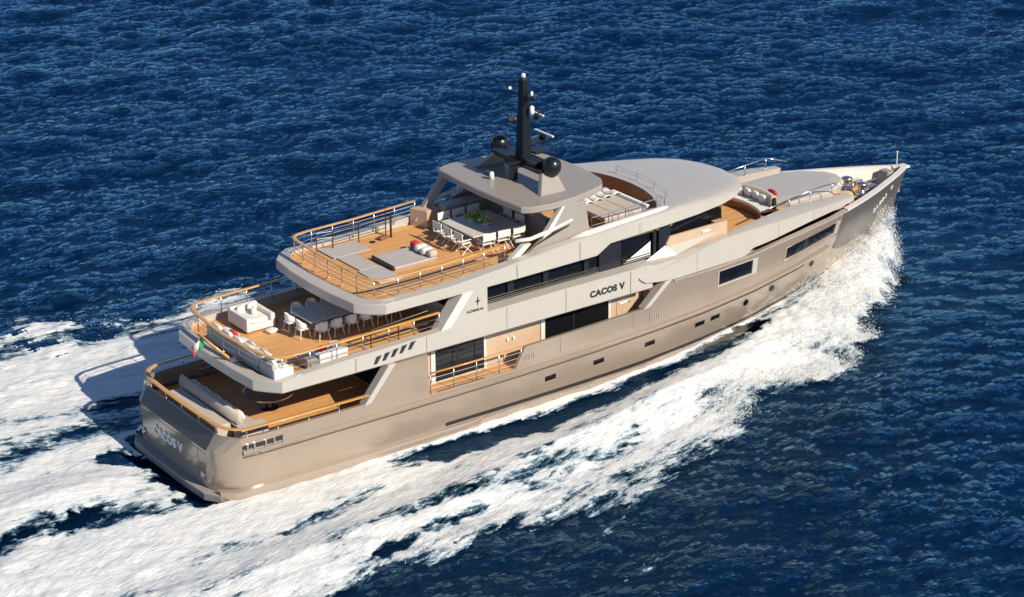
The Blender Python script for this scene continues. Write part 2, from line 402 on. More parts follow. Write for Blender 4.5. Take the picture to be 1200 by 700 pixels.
# gunwale cap of the bow
m_ = MB(); xs = np.linspace(33.2, 39.85, 22); rows = []
for o, dz in ((.05, -.06), (.06, .03), (-.22, .05), (-.24, -.06)):
    rows.append([(p[0], min(p[1], -.01) if o > 0 else min(p[1], -.005), p[2]) for p in [(lambda q: (q[0], q[1], q[2]+dz))(hp(float(x), gun(x), o)) for x in xs]])
m_.grid(rows); m_.mirror(); m_.box(39.55, 40.03, -.22, .22, 5.42, 5.52); m_.build('gunwale_cap', 'light', Y, auto=35)
m_ = MB(); xs = np.linspace(22.3, 33.4, 24); rows = []
for o, dz in ((.0, -.10), (.045, -.09), (.045, -.01), (-.1, 0)): rows.append([(lambda q: (q[0], q[1], q[2]+dz))(hp(float(x), gun(x), o)) for x in xs])
m_.grid(rows); m_.mirror(); m_.build('sheer_strake', 'taupe', Y, auto=35)
# shade under the bow flare, painted as a darker skin over the hull
m_ = MB(); rows = []
for t in (0, .2, .4, .6, .8, 1.0):
    row = []
    for u in np.linspace(0, 1, 22):
        x0 = 33.05+6.6*u; lo = 3.5-.13*(x0-33)-.1*math.sin(x0*1.7); z = lo+(gun(x0)-.09-lo)*t
        x = 33.05+(stemX(z)-.02-33.05)*u; row.append(hp(x, z, .012))
    rows.append(row)
m_.grid(rows); m_.mirror(); m_.build('bow_shade', 'bow', Y, smooth=True)

# hull windows: recessed panes with pale reveals
for i, (x0, x1, z0, z1) in enumerate(WIN):
    for s in (-1, 1):
        def q(x, z, off): p = hp(x, z, off); return (p[0], p[1]*-s, p[2])
        fr = MB(); e = .1
        xs = [x0, x1]; A = wz(i, x0); B = wz(i, x1)
        outer = [(x0-.04, A[0]-.05), (x1+.28, B[0]-.05+.01), (x1+.3, B[1]+.03), (x0-.04, A[1]+.03)]
        inner = [(x0+.02, A[0]+.02), (x1-.02, B[0]+.02), (x1-.02, B[1]-.01), (x0+.02, A[1]-.01)]
        vo = [q(x, z, .018) for x, z in outer]; vi = [q(x, z, .018) for x, z in inner]; vd = [q(x, z, -.07) for x, z in inner]
        fr.add(vo+vi+vd, [(k, (k+1) % 4, 4+(k+1) % 4, 4+k) for k in range(4)] + [(4+k, 4+(k+1) % 4, 8+(k+1) % 4, 8+k) for k in range(4)])
        fo = fr.build('hull_window', 'grey', Y)
        g = MB(); n = 6; rows = [[q(x0+.02+(x1-x0-.04)*k/n, wz(i, x0+(x1-x0)*k/n)[r]+(.02, -.01)[r], -.05) for k in range(n+1)] for r in (0, 1)]
        g.grid(rows); go = g.build('pane', 'glass', fo)
        if i == 1:
            g = MB(); xm = x0+1.35; g.add([q(xm-.13, wz(1, xm)[0]+.02, -.04), q(xm+.13, wz(1, xm)[0]+.02, -.04), q(xm+.13, wz(1, xm)[1]-.01, -.04), q(xm-.13, wz(1, xm)[1]-.01, -.04)], [(0, 1, 2, 3)]); g.build('mullion', 'pillar', fo)
# portlights
for x, z in ((15.75, 2.26), (18.3, 2.32), (21.1, 2.40), (24.0, 2.53), (24.95, 2.57)):
    for s in (-1, 1):
        m_ = MB(); a = [hp(x-.28, z-.11, .012), hp(x+.28, z-.09, .012), hp(x+.28, z+.12, .012), hp(x-.28, z+.10, .012)]; m_.add([(p[0], -s*p[1], p[2]) for p in a], [(0, 1, 2, 3)]); m_.build('portlight', 'glass', Y, solid=.03)
for x, z in ((26.85, 2.74), (28.6, 2.92), (31.4, 3.3)):
    for s in (-1, 1):
        m_ = MB(); c = hp(x, z, .012); pts = [hp(x+.15*math.cos(k*math.pi/8), z+.15*math.sin(k*math.pi/8), .014) for k in range(16)]; m_.add([(p[0], -s*p[1], p[2]) for p in pts], [tuple(range(16))]); m_.build('round_portlight', 'glass', Y, solid=.03)
# aft mooring slots, side gate seam lines and small vents
for s in (-1, 1):
    fr = MB(); a = [(1.3, 2.98), (2.95, 3.04), (3.12, 3.25), (1.3, 3.2)]; fr.grid([[(lambda p: (p[0], -s*p[1], p[2]))(hp(float(x), float(z0+(z1-z0)*k), .02)) for x, z0, z1 in zip(np.linspace(1.3, 3.05, 10), np.linspace(3.03, 3.06, 10), np.linspace(3.2, 3.26, 10))] for k in (0, 1)]); fo = fr.build('mooring_slot', 'stripe', Y, solid=.01)
    pb = MB()
    for x in (1.5, 1.78, 2.25, 2.62, 3.02): p = hp(x, 3.1, .03); p = (p[0], -s*p[1], p[2]); pb.box(p[0]-.035, p[0]+.035, p[1]-.03, p[1]+.03, 2.99, 3.25)
    pb.each('slot_bar', 'steel', fo)
    fb = MB(); p0 = hp(2.0, 2.84, .05); fb.tube([(2.0, -s*p0[1], 2.84), (3.6, -s*hp(3.6, 2.9, .05)[1], 2.9)], .05); fb.build('fairlead_bar', 'steel', Y, smooth=True)
    sm = MB()
    for (xa, za, xb, zb) in ((16.25, 3.28, 16.25, 3.95), (20.12, 3.36, 20.12, 4.05), (16.25, 3.28, 20.12, 3.36)):
        p, q_ = hp(xa, za, .004), hp(xb, zb, .004); sm.tube([(p[0], -s*p[1], p[2]), (q_[0], -s*q_[1], q_[2])], .018, 4)
    sm.each('gate_seam', 'taupe', Y)
    for x, z in ((14.62, 3.5), (21.25, 3.62)):
        vt = MB()
        for k in range(5): p = hp(x-.2+.12*k, z, .01); vt.box(p[0]-.03, p[0]+.03, -s*p[1]-.012, -s*p[1]+.012, z-.12+.02*(k % 2), z+.13)
        vt.build('side_vent', 'taupe', Y)
for sd in (-1, 1):
    word = 'CACOS V' if sd == -1 else 'V SOCAC'
    for ch_, x in zip(word, np.linspace(36.75, 38.3, 7)):
        if ch_ == ' ': continue
        z = 4.22 + (x-36.75)*.42; p, q_ = hp(float(x), z, .03), hp(float(x)+.05, z+.021, .03); up_ = hp(float(x), z+.1, .03)
        f_ = (lambda v: (v[0], -sd*v[1], v[2])); p, q_, up_ = f_(p), f_(q_), f_(up_)
        text('bow_letter', ch_, .34, basis(p, Vector(q_)-Vector(p) if sd == -1 else Vector(p)-Vector(q_), Vector(up_)-Vector(p)), 'whitep', Y, .012, .012, .8)

# slanted struts of the topsides edges
m_ = MB()
for (xa, za, xb, zb, wd) in ((7.0, 3.5, 8.2, 4.9, .34), (21.0, 4.12, 22.2, 5.1, .34)):
    m_.sideprism([(xa-wd, za-.04), (xa, za), (xb, zb), (xb-wd, zb)], -4.03, -3.62)
m_.mirror(); m_.each('side_strut', 'grey', Y, bevel=.02)

# ---- main deck
md = MB(); md.prism(outline(densify([(.8, 0), (.85, 2.8), (1.4, 3.68), (3, 3.76), (9.5, 3.85), (9.5, 0)], 1)), 2.6, 2.78); md.build('main_deck', 'teak', Y)
md = MB(); md.box(9.5, 22.4, -3.86, -2.6, 2.86, 3.06); md.mirror(); md.build('side_deck', 'teak', Y)
m_ = MB(); m_.box(9.0, 22.4, -3.05, 3.05, 2.7, 4.9); m_.box(8.7, 9.0, -3.2, 3.2, 2.7, 4.9); m_.build('main_deckhouse', 'tan', Y)
m_ = MB(); m_.box(8.66, 8.69, -2.4, 2.4, 2.85, 4.6); m_.build('saloon_door', 'glass', Y)
for x0, x1, z0, z1 in ((10.65, 13.05, 3.1, 4.82), (16.15, 19.5, 3.2, 4.82)):
    for s in (-1, 1):
        fr = MB(); y = s*3.06
        fr.box(x0-.2, x0, y-.04, y+.04, z0-.1, z1); fr.box(x1, x1+.12, y-.04, y+.04, z0-.1, z1); fr.box(x0, x1, y-.04, y+.04, z0-.1, z0); fo = fr.build('saloon_window', 'light', Y)
        g = MB(); g.box(x0, x1, y-.02, y+.02, z0, z1); g.build('pane', 'glass', fo)
        g = MB(); k = x0+(x1-x0)*(.45); g.box(k-.03, k+.03, y-.03, y+.03, z0, z1); g.build('mullion', 'pillar', fo)
for s in (-1, 1):
    d = MB(); d.box(19.95, 20.85, s*3.05-.03, s*3.05+.03, 3.1, 4.75); do = d.build('side_door', 'tan', Y, bevel=.02)
    d = MB(); d.tube([(20.1, s*3.11, 4.2), (20.5, s*3.13, 4.25), (20.62, s*3.11, 4.2)], .03, 6); d.build('door_handle', 'steel', do)
    d = MB(); d.box(14.2, 14.28, s*3.1-.03, s*3.1+.03, 4.0, 4.12); d.box(14.5, 14.58, s*3.1-.03, s*3.1+.03, 4.0, 4.12); d.each('wall_lamp', 'whitep', Y)
    d = MB(); d.box(21.3, 22.4, s*3.0, s*3.6, 3.06, 4.9); d.build('side_bulkhead', 'brown', Y)

# ---- upper deck: bulwark band, soffit, floor
HU = densify([(2.22, 0), (2.25, 1.5), (2.36, 2.98), (2.75, 3.5), (3.12, 3.9), (6, 3.94), (12, 3.96), (21.2, 3.94)], .5)
tu = I([2.2, 3.1, 6, 10.7, 12.4, 12.6, 16, 21.2], [5.38, 5.42, 5.58, 5.68, 5.92, 5.95, 6.0, 6.0])
inU = I([2, 3.2, 4, 12, 12.6, 22], [.5, .42, .38, .38, .64, .64])
b = MB(); rings(b, HU, [(.9, 4.9), (.06, 4.9), (0.0, 4.96), (0, lambda x: tu(x)-.02), (.03, tu), (inU, lambda x: tu(x)+.015), (lambda x: inU(x)+.01, 5.15)])
b.build('upper_bulwark', 'grey', Y, auto=30)
b = MB(); b.prism(outline(inset(HU, .7)[:]+[(21.2, 0)]), 4.93, 5.02); b.build('main_deck_ceiling', 'taupe', Y)
b = MB(); b.prism(outline(inset(HU, lambda x: inU(x)+.005)+[(21.2, 0)]), 5.1, 5.22); b.build('upper_deck', 'teak', Y)
# vent slots in the starboard and port band
for s in (-1, 1):
    for k in range(5):
        x = 7.2 + .4*k; z = 5.07 + .052*k
        m_ = MB(); m_.sideprism([(x, z), (x+.16, z+.0), (x+.40, z+.32), (x+.14, z+.30)], s*3.945-.01, s*3.945+.018); m_.build('vent_slot', 'stripe', Y)
text('side_letters', 'CACOS V', .37, basis((18.75, -3.962, 5.42), (1, 0, 0.01), (0, 0, 1)), 'darksteel', Y, .012, .016, 1.06)
text('side_letters', 'CACOS V', .37, basis((18.75, 3.962, 5.42), (-1, 0, 0.01), (0, 0, 1)), 'darksteel', Y, .012, .016, 1.06)
# slanted logo plates joining the band to the sun deck
for s in (-1, 1):
    m_ = MB(); m_.sideprism([(10.75, 5.66), (12.7, 5.9), (12.7, 7.0), (11.95, 7.0)], s*3.9, s*3.62); po = m_.build('logo_plate', 'grey', Y, bevel=.01)
    m_ = MB(); m_.sideprism([(10.35, 5.6), (10.85, 5.66), (12.0, 7.0), (11.5, 7.0)], s*3.93, s*3.3); m_.build('plate_edge', 'light', po, bevel=.01)
    m_ = MB(); st = []
    for k in range(8):
        r = (.2 if k % 4 == 0 else .15) if k % 2 == 0 else .045; st.append((12.22+r*math.sin(k*math.pi/4), 6.52+r*math.cos(k*math.pi/4)*1.15))
    m_.sideprism(st, s*3.905, s*3.912); m_.build('star_emblem', 'darksteel', po)
    lt = text('emblem_letters', 'ADMIRAL', .16, basis((12.1, s*3.908, 6.15), (-s, 0, .0), (0, 0, 1)), 'darksteel', po, .006, .004, 1.15)

# ---- upper deckhouse: glass band with pillars, wheelhouse front
HW = densify([(11.6, 0), (11.6, 2.9), (12.6, 3.28), (18, 3.28), (23, 3.15), (25.4, 2.85), (26.6, 2.1), (27.1, 1.0), (27.2, 0)], .45)
b = MB(); rings(b, HW, [(0, 5.2), (0, 5.98)]); b.build('upper_deckhouse', 'grey', Y, auto=30)
b = MB(); rings(b, HW, [(.03, 5.97), (.06, lambda x: 7.1 if x < 18.5 else 7.5)]); b.build('deckhouse_glass', 'glass', Y, auto=20)
b = MB()
b.sideprism([(11.62, 5.3), (12.5, 5.3), (12.5, 7), (11.62, 7)], 3.0, 3.1)
for x0, x1 in ((14.1, 14.4), (15.9, 16.15), (18.0, 18.25), (18.8, 19.95), (21.7, 21.85), (22.0, 22.6)): b.box(x0, x1, -3.34, -3.2, 5.98, 7.45)
b.mirror(); b.each('window_pillar', 'pillar', Y)
b = MB()
for z, r in ((6.08, .03), (6.16, .02), (6.26, .02)): b.tube([(12.75, -3.4, z), (18.7, -3.4, z+.01)], r, 6); b.tube([(20, -3.38, z), (21.6, -3.33, z)], r, 6)
b.mirror(); b.each('side_grab_rail', 'darksteel', Y)
b = MB(); b.add([(20.0, -3.3, 6.02), (21.6, -3.26, 6.02), (21.6, -3.26, 6.75)], [(0, 1, 2)]); b.mirror(); b.build('window_reflection', 'whitep', Y, solid=.01)  # pale triangle painted in as a reflection on the side glass

# ---- fore wings (the tapering side bulwarks of the foredeck)
Tp = [(20.45, 4.02, 5.52), (21.2, 4.04, 5.6), (22.7, 4.03, 5.88), (25.1, 3.93, 6.24), (27.9, 3.68, 6.2), (30.7, 3.3, 6.08), (32.6, 3.0, 6.02), (34.0, 2.72, 5.95)]
Bp = [(20.75, 4.02, 5.28), (21.4, 4.04, 5.18), (22.3, 4.02, 5.1), (26.5, 3.9, 5.12), (27.0, 3.82, 5.36), (28.3, 3.66, 5.42), (30.6, 3.3, 5.6), (33.9, 2.72, 5.76)]
def poly_at(P, x): return (x, float(np.interp(x, [p[0] for p in P], [p[1] for p in P])), float(np.interp(x, [p[0] for p in P], [p[2] for p in P])))
m_ = MB(); xs = [20.45, 20.75, 21.1, 21.4, 22.3, 22.7, 23.5, 24.3, 25.1, 25.8, 26.5, 26.75, 27.0, 27.6, 28.3, 29.5, 30.6, 31.7, 32.6, 33.3, 33.95]
lo = []
for x in xs:
    t = poly_at(Tp, x); bb = poly_at(Bp, max(x, 20.76)); z = min(bb[2], t[2]-.02) if x > 20.6 else t[2]-.02
    lo.append((x, t[1], z, t[2]))
inn = lambda x: float(np.interp(x, [20.4, 22.4, 25.3, 26.3, 27.7, 29.2, 29.9, 33.95], [3.9, 3.6, 3.5, 3.32, 2.95, 2.62, 2.28, 2.25]))
rows = [[(x, -(y-.35), z+.02) for x, y, z, t in lo], [(x, -y, z) for x, y, z, t in lo], [(x, -y, t) for x, y, z, t in lo], [(x, -(y-.05), t+.02) for x, y, z, t in lo],
        [(x, -min(y-.06, inn(x)), (t+.03) if x > 25.8 else float(np.interp(x, [20.4, 22, 24, 25.8], [5.6, 5.98, 6.12, t+.02]))) for x, y, z, t in lo],
        [(x, -min(y-.06, inn(x)), 5.3) for x, y, z, t in lo]]
m_.grid(rows); m_.mirror(); m_.build('fore_wing', 'grey', Y, auto=25)
m_ = MB(); m_.add([(33.95, -2.74, 5.8), (33.95, -2.2, 5.3), (33.95, -2.2, 5.98), (33.95, -2.7, 5.98)], [(0, 1, 2, 3)]); m_.mirror(); m_.build('wing_end', 'grey', Y)
b = MB(); b.add([(21.2, -3.42, 5.97), (22.34, -3.36, 6.42), (25.15, -3.43, 6.42), (22.7, -3.72, 6.02), (21.5, -3.85, 5.86)], [(0, 3, 1), (1, 3, 2), (0, 4, 3)]); b.mirror(); b.build('wing_fairing', 'grey', Y, solid=.02)
# inner side wall beside the wheelhouse
m_ = MB(); m_.sideprism([(22.35, 5.95), (25.75, 5.95), (25.75, 6.82), (22.55, 6.78), (22.35, 6.5)], -3.42, -3.28); m_.box(25.2, 25.72, -3.277, -2.95, 5.9, 6.79); m_.mirror(); m_.each('wheelhouse_side_wall', 'tan', Y, bevel=.02)
m_ = MB(); m_.box(24.3, 24.75, -3.48, -3.41, 6.58, 6.66); m_.mirror(); m_.each('wall_lamp', 'whitep', Y)
m_ = MB(); m_.prism([(20.8, 3.95), (20.8, 3.0), (26.2, 3.0), (26.2, 3.5), (24, 3.8)], 5.5, 5.93); m_.mirror(); m_.build('side_walkway', 'grey', Y)

# ---- sun deck / roof band
HS = densify([(6.74, 0), (6.8, 1.5), (6.98, 2.98), (7.4, 3.5), (7.92, 3.85), (12, 3.88), (18.3, 3.86), (19.0, 3.85), (22, 3.75), (24, 3.55), (25.6, 3.25), (26.8, 2.8), (27.7, 2.1), (28.2, 1.1), (28.35, 0)], .4)
zb = I([6.7, 14, 18.35, 19.0, 22, 25, 28.4], [6.95, 6.95, 7.0, 7.38, 7.46, 7.5, 7.52])
zt = I([6.7, 11, 13.65, 15.7, 17.9, 20, 22.8, 25.4, 28.4], [7.4, 7.42, 7.62, 7.8, 7.95, 8.06, 8.12, 7.86, 7.74])
inS = I([6.7, 7.9, 9, 13.6, 14.6, 24], [.58, .5, .5, .5, .42, .42])
b = MB(); rings(b, HS, [(.9, lambda x: zb(x)+.0), (.06, zb), (0, lambda x: zb(x)+.05), (lambda x: .0 if x < 14 else .04, lambda x: zt(x)-.03), (lambda x: .03 if x < 14 else .1, zt)]); b.build('sun_deck_band', 'grey', Y, auto=30)
HS_a = [p for p in HS if p[0] <= 22.3]
b = MB(); rows_ = rings(b, HS_a, [(lambda x: .03 if x < 14 else .1, zt), (inS, lambda x: zt(x)+.02), (lambda x: inS(x)+.01, 7.2)]); b.build('sun_deck_coaming', 'grey', Y, auto=30)
for lo_, hi_, z_ in ((6, 18.4, 6.98), (23.4, 30, 7.5)):
    hh_ = [p for p in inset(HS, .6) if lo_ <= p[0] <= hi_]; hh_ = ([(hh_[0][0], 0)] if hh_[0][1] > .01 else [])+hh_+([(hh_[-1][0], 0)] if hh_[-1][1] > .01 else [])
    b = MB(); b.prism(outline(hh_), z_, z_+.1); b.build('upper_deck_ceiling', 'taupe', Y)
b = MB(); b.prism(outline([p for p in inset(HS, lambda x: inS(x)+.005) if p[0] < 23.0] + [(23.2, 3.0), (23.2, 0)]), 7.2, 7.3); b.build('sun_deck', 'teak', Y)
# forward roof shell between the band and the seating recess
oh = [p for p in HS if p[0] >= 22.0]; oi = inset(HS, .1); oi = [oi[i] for i, p in enumerate(HS) if p[0] >= 22.0]
rec = densify([(22.0, 3.18), (22.35, 2.7), (22.75, 1.9), (23.0, 1.0), (23.08, 0)], .05)
rec = [rec[int(round(i*(len(rec)-1)/(len(oi)-1)))] for i in range(len(oi))]
rows = []
for t in (0, .03, .1, .25, .45, .7, .9, 1.0):
    rows.append([((1-t)*a[0]+t*c[0], (1-t)*a[1]+t*c[1], zt(o[0])*(1-t)+8.16*t + .12*math.sin(math.pi*min(1, t**.6))*min(1, (o[0]-22)/3)*.9) for a, c, o in zip(oi, rec, oh)])
b = MB(); b.grid(rows); b.mirror(); b.build('wheelhouse_roof', 'grey', Y, auto=40)
b = MB(); b.grid([[(x, y, 8.15) for x, y in rec], [(x+.0, y, 7.28) for x, y in rec]]); b.mirror(); b.build('recess_wall', 'brown', Y, auto=40)

# seams, hatches and vents of the roofs and bands
def seam(path): return MB().tube(path, .010, 4).build('panel_seam', 'taupe', Y)
for s in (-1, 1):
    for x in (14.2, 17.4, 20.6): seam([(x, s*3.885, zb(x)+.08), (x, s*3.885, zt(x)-.06)])
    for x in (6.4, 9.7, 13.6, 16.6, 20.0): seam([(x, s*3.965, 4.98), (x, s*3.965, tu(x)-.04)])
    for x in (23.6, 28.6, 31.0): t_, b_ = poly_at(Tp, x), poly_at(Bp, x); seam([(x, s*(t_[1]+.003), b_[2]+.03), (x, s*(t_[1]+.003), t_[2]-.02)])
# ---- hardtop on its supports
HT = [(14.9, 0), (14.95, 1.6), (15.05, 3.0), (15.4, 3.28), (16.3, 3.42), (17.5, 3.34), (18.7, 3.05), (19.4, 2.75), (19.85, 2.1), (20.0, 1.2), (20.05, 0)]
b = MB(); HTd = densify(HT, .4); rings(b, HTd, [(1.2, 9.3), (.12, 9.3), (0, 9.38), (0, 9.58), (.04, 9.62)]); b.prism(outline(inset(HTd, .04)), 9.5, 9.62); b.build('hardtop', 'taupe', Y, auto=30)
b = MB(); b.lathe((16.1, .55, 9.62), [(.1, 0), (.1, .28), (.06, .34)], 10); b.build('roof_antenna', 'whitep', Y, smooth=True)
# starboard and port pillar plates
for s in (-1, 1):
    b = MB(); b.sideprism([(17.0, 9.36), (18.1, 9.36), (18.35, 7.7), (14.9, 7.55), (15.3, 7.75), (16.2, 8.35)], s*3.32, s*3.12); po = b.build('hardtop_pillar', 'taupe', Y, bevel=.03)
    b = MB(); b.sideprism([(16.9, 9.36), (17.05, 9.36), (16.3, 8.3), (15.9, 8.2)], s*3.335, s*3.08); b.sideprism([(14.2, 7.6), (14.9, 8.1), (15.3, 8.1), (14.6, 7.55)], s*3.36, s*3.1); b.each('pillar_trim', 'light', po, bevel=.02)
    b = MB(); b.tube([(14.6, s*3.2, 8.32), (15.3, s*3.28, 8.28), (16.3, s*3.28, 8.42), (17.4, s*3.27, 8.66)], .09, 8); b.build('pillar_rail', 'light', po, smooth=True)
    b = MB(); b.sideprism([(15.4, 7.9), (16.4, 8.36), (17.3, 8.5), (17.2, 8.42), (16.4, 8.2)], s*3.335, s*3.325); b.build('pillar_recess', 'stripe', po)
# slanted after braces of the hardtop on the port side
b = MB(); b.sideprism([(13.75, 7.55), (14.2, 7.55), (15.75, 9.34), (15.3, 9.34)], 2.95, 3.2); b.build('hardtop_brace', 'taupe', Y, bevel=.02)
b = MB(); b.sideprism([(17.2, 7.55), (17.8, 7.55), (18.3, 9.34), (17.6, 9.34)], 2.2, 2.5); b.sideprism([(17.2, 7.55), (17.8, 7.55), (18.3, 9.34), (17.6, 9.34)], -2.3, -2.0); b.each('inner_pillar', 'taupe', Y)
# bar counter under the hardtop
b = MB(); b.box(14.75, 17.3, 2.05, 2.6, 7.3, 8.3); b.box(17.05, 17.4, -1.9, 2.6, 7.3, 8.3); b.each('bar_counter', 'taupe', Y, bevel=.03)
b = MB(); b.prism([(13.75, 3.3), (14.1, 2.5), (14.75, 2.5), (14.75, 3.3)], 7.3, 8.08); b.build('bar_cabinet', 'tan', Y, bevel=.03)

# ---- mast arch and mast
b = MB()
for s in (-1, 1):
    b.add([(16.45, s*2.45, 9.62), (17.75, s*2.45, 9.62), (17.7, s*1.75, 10.36), (17.05, s*1.75, 10.36), (16.45, s*2.2, 9.62), (17.75, s*1.95, 9.62), (17.7, s*1.5, 10.36), (17.05, s*1.5, 10.36)],
          [(0, 1, 2, 3), (4, 7, 6, 5), (0, 3, 7, 4), (1, 5, 6, 2), (3, 2, 6, 7), (0, 4, 5, 1)])
b.each('mast_arch', 'taupe', Y, bevel=.03)
b = MB(); b.box(17.0, 17.75, -1.75, 1.75, 10.2, 10.42); b.box(17.05, 17.7, -1.25, 1.25, 10.42, 10.62); b.build('arch_beam', 'black', Y, bevel=.04)
b = MB(); b.box(16.68, 16.98, -.12, .12, 9.62, 10.4); b.box(16.5, 17.1, -.3, .3, 10.35, 10.47); b.each('arch_post', 'black', Y, bevel=.02)
b = MB(); b.grid([[(17.38+dx*k, dy*k2, z) for dx, dy in ((-.27, -.28), (.24, -.28), (.24, .28), (-.27, .28), (-.27, -.28))] for z, k, k2 in ((10.4, 1, 1), (10.9, .92, .92), (11.9, .78, .80), (13.0, .62, .66), (13.9, .52, .58), (13.95, .36, .42))]); b.prism([(17.25, -.12), (17.5, -.12), (17.5, .12), (17.25, .12)], 13.9, 13.96); b.build('mast', 'black', Y, bevel=.04)
for s in (-1, 1):
    b = MB(); b.lathe((17.45, s*1.86, 10.1), [(.24, .1), (.27, .16), (.36, .28), (.40, .45), (.38, .62), (.30, .77), (.16, .85), (.03, .87)], 26); b.build('satellite_dome', 'black', Y, smooth=True)
b = MB(); b.box(16.5, 17.0, .1, 1.2, 10.6, 10.72); b.box(17.7, 18.5, -.4, .4, 10.62, 10.72); b.box(17.5, 18.5, -.2, .2, 11.05, 11.12); b.each('radar_platform', 'black', Y, bevel=.02)
b = MB(); b.lathe((18.35, 0, 11.12), [(.14, 0), (.16, .18), (.08, .22)], 12); ro = b.build('radar_scanner', 'black', Y, smooth=True)
b = MB(); b.box(18.3, 18.4, -.75, .55, 11.34, 11.42); b.build('scanner_bar', 'whitep', ro, bevel=.03)
b = MB(); b.box(17.45, 18.15, -.1, .1, 12.0, 12.07); b.each('radar_platform', 'black', Y, bevel=.02)
b = MB(); b.lathe((18.05, 0, 12.07), [(.12, 0), (.13, .15), (.06, .18)], 12); ro = b.build('radar_scanner', 'black', Y, smooth=True)
b = MB(); b.box(18.0, 18.09, -.5, .4, 12.25, 12.32); b.build('scanner_bar', 'whitep', ro, bevel=.03)
b = MB(); b.box(17.32, 17.44, -.75, 1.0, 13.15, 13.22); b.box(17.2, 17.5, -.6, -.4, 13.1, 13.28); b.box(17.3, 17.44, .4, 1.0, 11.85, 11.92); b.tube([(17.6, -.3, 12.2), (18.1, -.6, 12.7)], .03); b.each('crosstree', 'black', Y)
b = MB(); b.lathe((17.45, -.48, 13.22), [(.05, 0), (.06, .1), (.06, .2), (.02, .24)], 10); b.lathe((17.5, -.42, 12.45), [(.08, 0), (.1, .08), (.1, .3), (.04, .36)], 10); b.lathe((17.38, 0, 13.95), [(.09, 0), (.09, .14), (.03, .18)], 10); b.lathe((17.36, .95, 13.22), [(.07, 0), (.07, .1), (.02, .12)], 8); b.each('mast_lamp', 'whitep', Y, smooth=True)
b = MB(); b.lathe((17.35, .75, 11.92), [(.14, 0), (.16, .06), (.05, .16)], 10); b.build('mast_horn', 'teakcap', Y, smooth=True)
b = MB()
for x, y, z0, z1 in ((17.3, 1.15, 10.42, 12.6), (17.3, .75, 11.95, 12.9), (17.36, .95, 13.2, 14.0), (16.7, 1.0, 10.7, 11.9), (18.3, -1.2, 10.42, 12.0)): b.tube([(x, y, z0), (x, y, z1)], .009, 5)
b.each('whip_antenna', 'darksteel', Y)

# ---- foredeck
fd = MB(); fd.prism(outline(densify([(25.0, 0), (25.0, 3.5), (26.3, 3.32), (27.7, 2.95), (29.2, 2.62), (29.9, 2.28), (30.5, 2.25), (30.5, 0)], .5)), 5.2, 5.36); fd.build('foredeck_well', 'teak', Y)
fd = MB(); fd.box(30.5, 34.2, -2.27, 2.27, 5.4, 5.72); fd.build('fore_walkway', 'teak', Y)
ch = densify([(30.55, 0), (30.55, 1.15), (31.0, 1.7), (33.2, 1.72), (34.4, 1.3), (35.2, .6), (35.4, 0)], .3)
b = MB(); rings(b, ch, [(0, 5.2), (0, 5.95), (.06, 6.02), (.5, 6.08)]); b.prism(outline(inset(ch, .48)), 6.0, 6.085); b.build('coach_roof', 'grey', Y, auto=30)
md_ = MB(); md_.prism(outline(densify([(33.9, 0), (33.9, 2.2), (35, 1.8), (36.5, 1.15), (37.7, .6), (38.4, .2), (38.5, 0)], .5)), 4.72, 4.86); md_.build('mooring_deck', 'teak', Y)
b = MB(); b.box(33.9, 34.0, -2.5, 2.5, 4.86, 5.7); b.build('mooring_bulkhead', 'grey', Y)
xs = np.linspace(33.4, 39.3, 14); b = MB(); b.grid([[(float(x), max(.02, -hp(float(x), 5.3, -.16)[1]), gun(x)-.03) for x in xs], [(float(x), max(.02, -hp(float(x), 4.8, -.2)[1]), 4.8) for x in xs]]); b.mirror(); b.build('bow_bulwark_lining', 'light', Y, solid=.01)
b = MB(); b.tube([(39.35, 0, 5.48), (39.35, 0, 6.25)], .028, 8); b.lathe((39.35, 0, 6.25), [(.05, 0), (.05, .06), (.01, .08)], 8); b.build('jackstaff', 'light', Y)
for s in (-1, 1):
    wd = MB(); wd.lathe((36.6, s*.5, 4.86), [(.32, 0), (.3, .12), (.17, .2), (.16, .42), (.28, .5), (.27, .58), (.1, .62)], 18); wo = wd.build('anchor_windlass', 'steel', Y, smooth=True)
    wd = MB(); wd.box(36.9, 37.5, s*.5-.16, s*.5+.16, 4.86, 5.2); wd.tube([(36.7, s*.5, 5.0), (37.6, s*.4, 5.0), (38.4, s*.3, 5.05)], .05, 6); wd.build('chain_stopper', 'steel', wo, bevel=.03)
    bl = MB()
    for dx in (0, .38): bl.lathe((35.3+dx, s*1.55, 4.86), [(.1, 0), (.1, .3), (.14, .33), (.14, .38), (.04, .4)], 12)
    bl.box(35.1, 35.9, s*1.55-.12, s*1.55+.12, 4.86, 4.92); bl.build('mooring_bitt', 'darksteel', Y)
b = MB(); b.box(34.5, 35.2, .1, .75, 4.86, 5.0); b.box(34.55, 35.15, -1.0, -.4, 4.86, 4.98); b.each('deck_hatch', 'pillar', Y, bevel=.02)
b = MB(); b.sideprism([(38.3, 4.86), (38.75, 4.86), (38.9, 5.5), (38.5, 5.5)], -.3, .3); b.build('bow_fairing', 'taupe', Y, bevel=.03)
b = MB(); b.lathe((35.9, -.2, 4.86), [(.32, 0), (.34, .08), (.3, .16), (.12, .18)], 18); b.build('rope_coil', 'rope', Y)

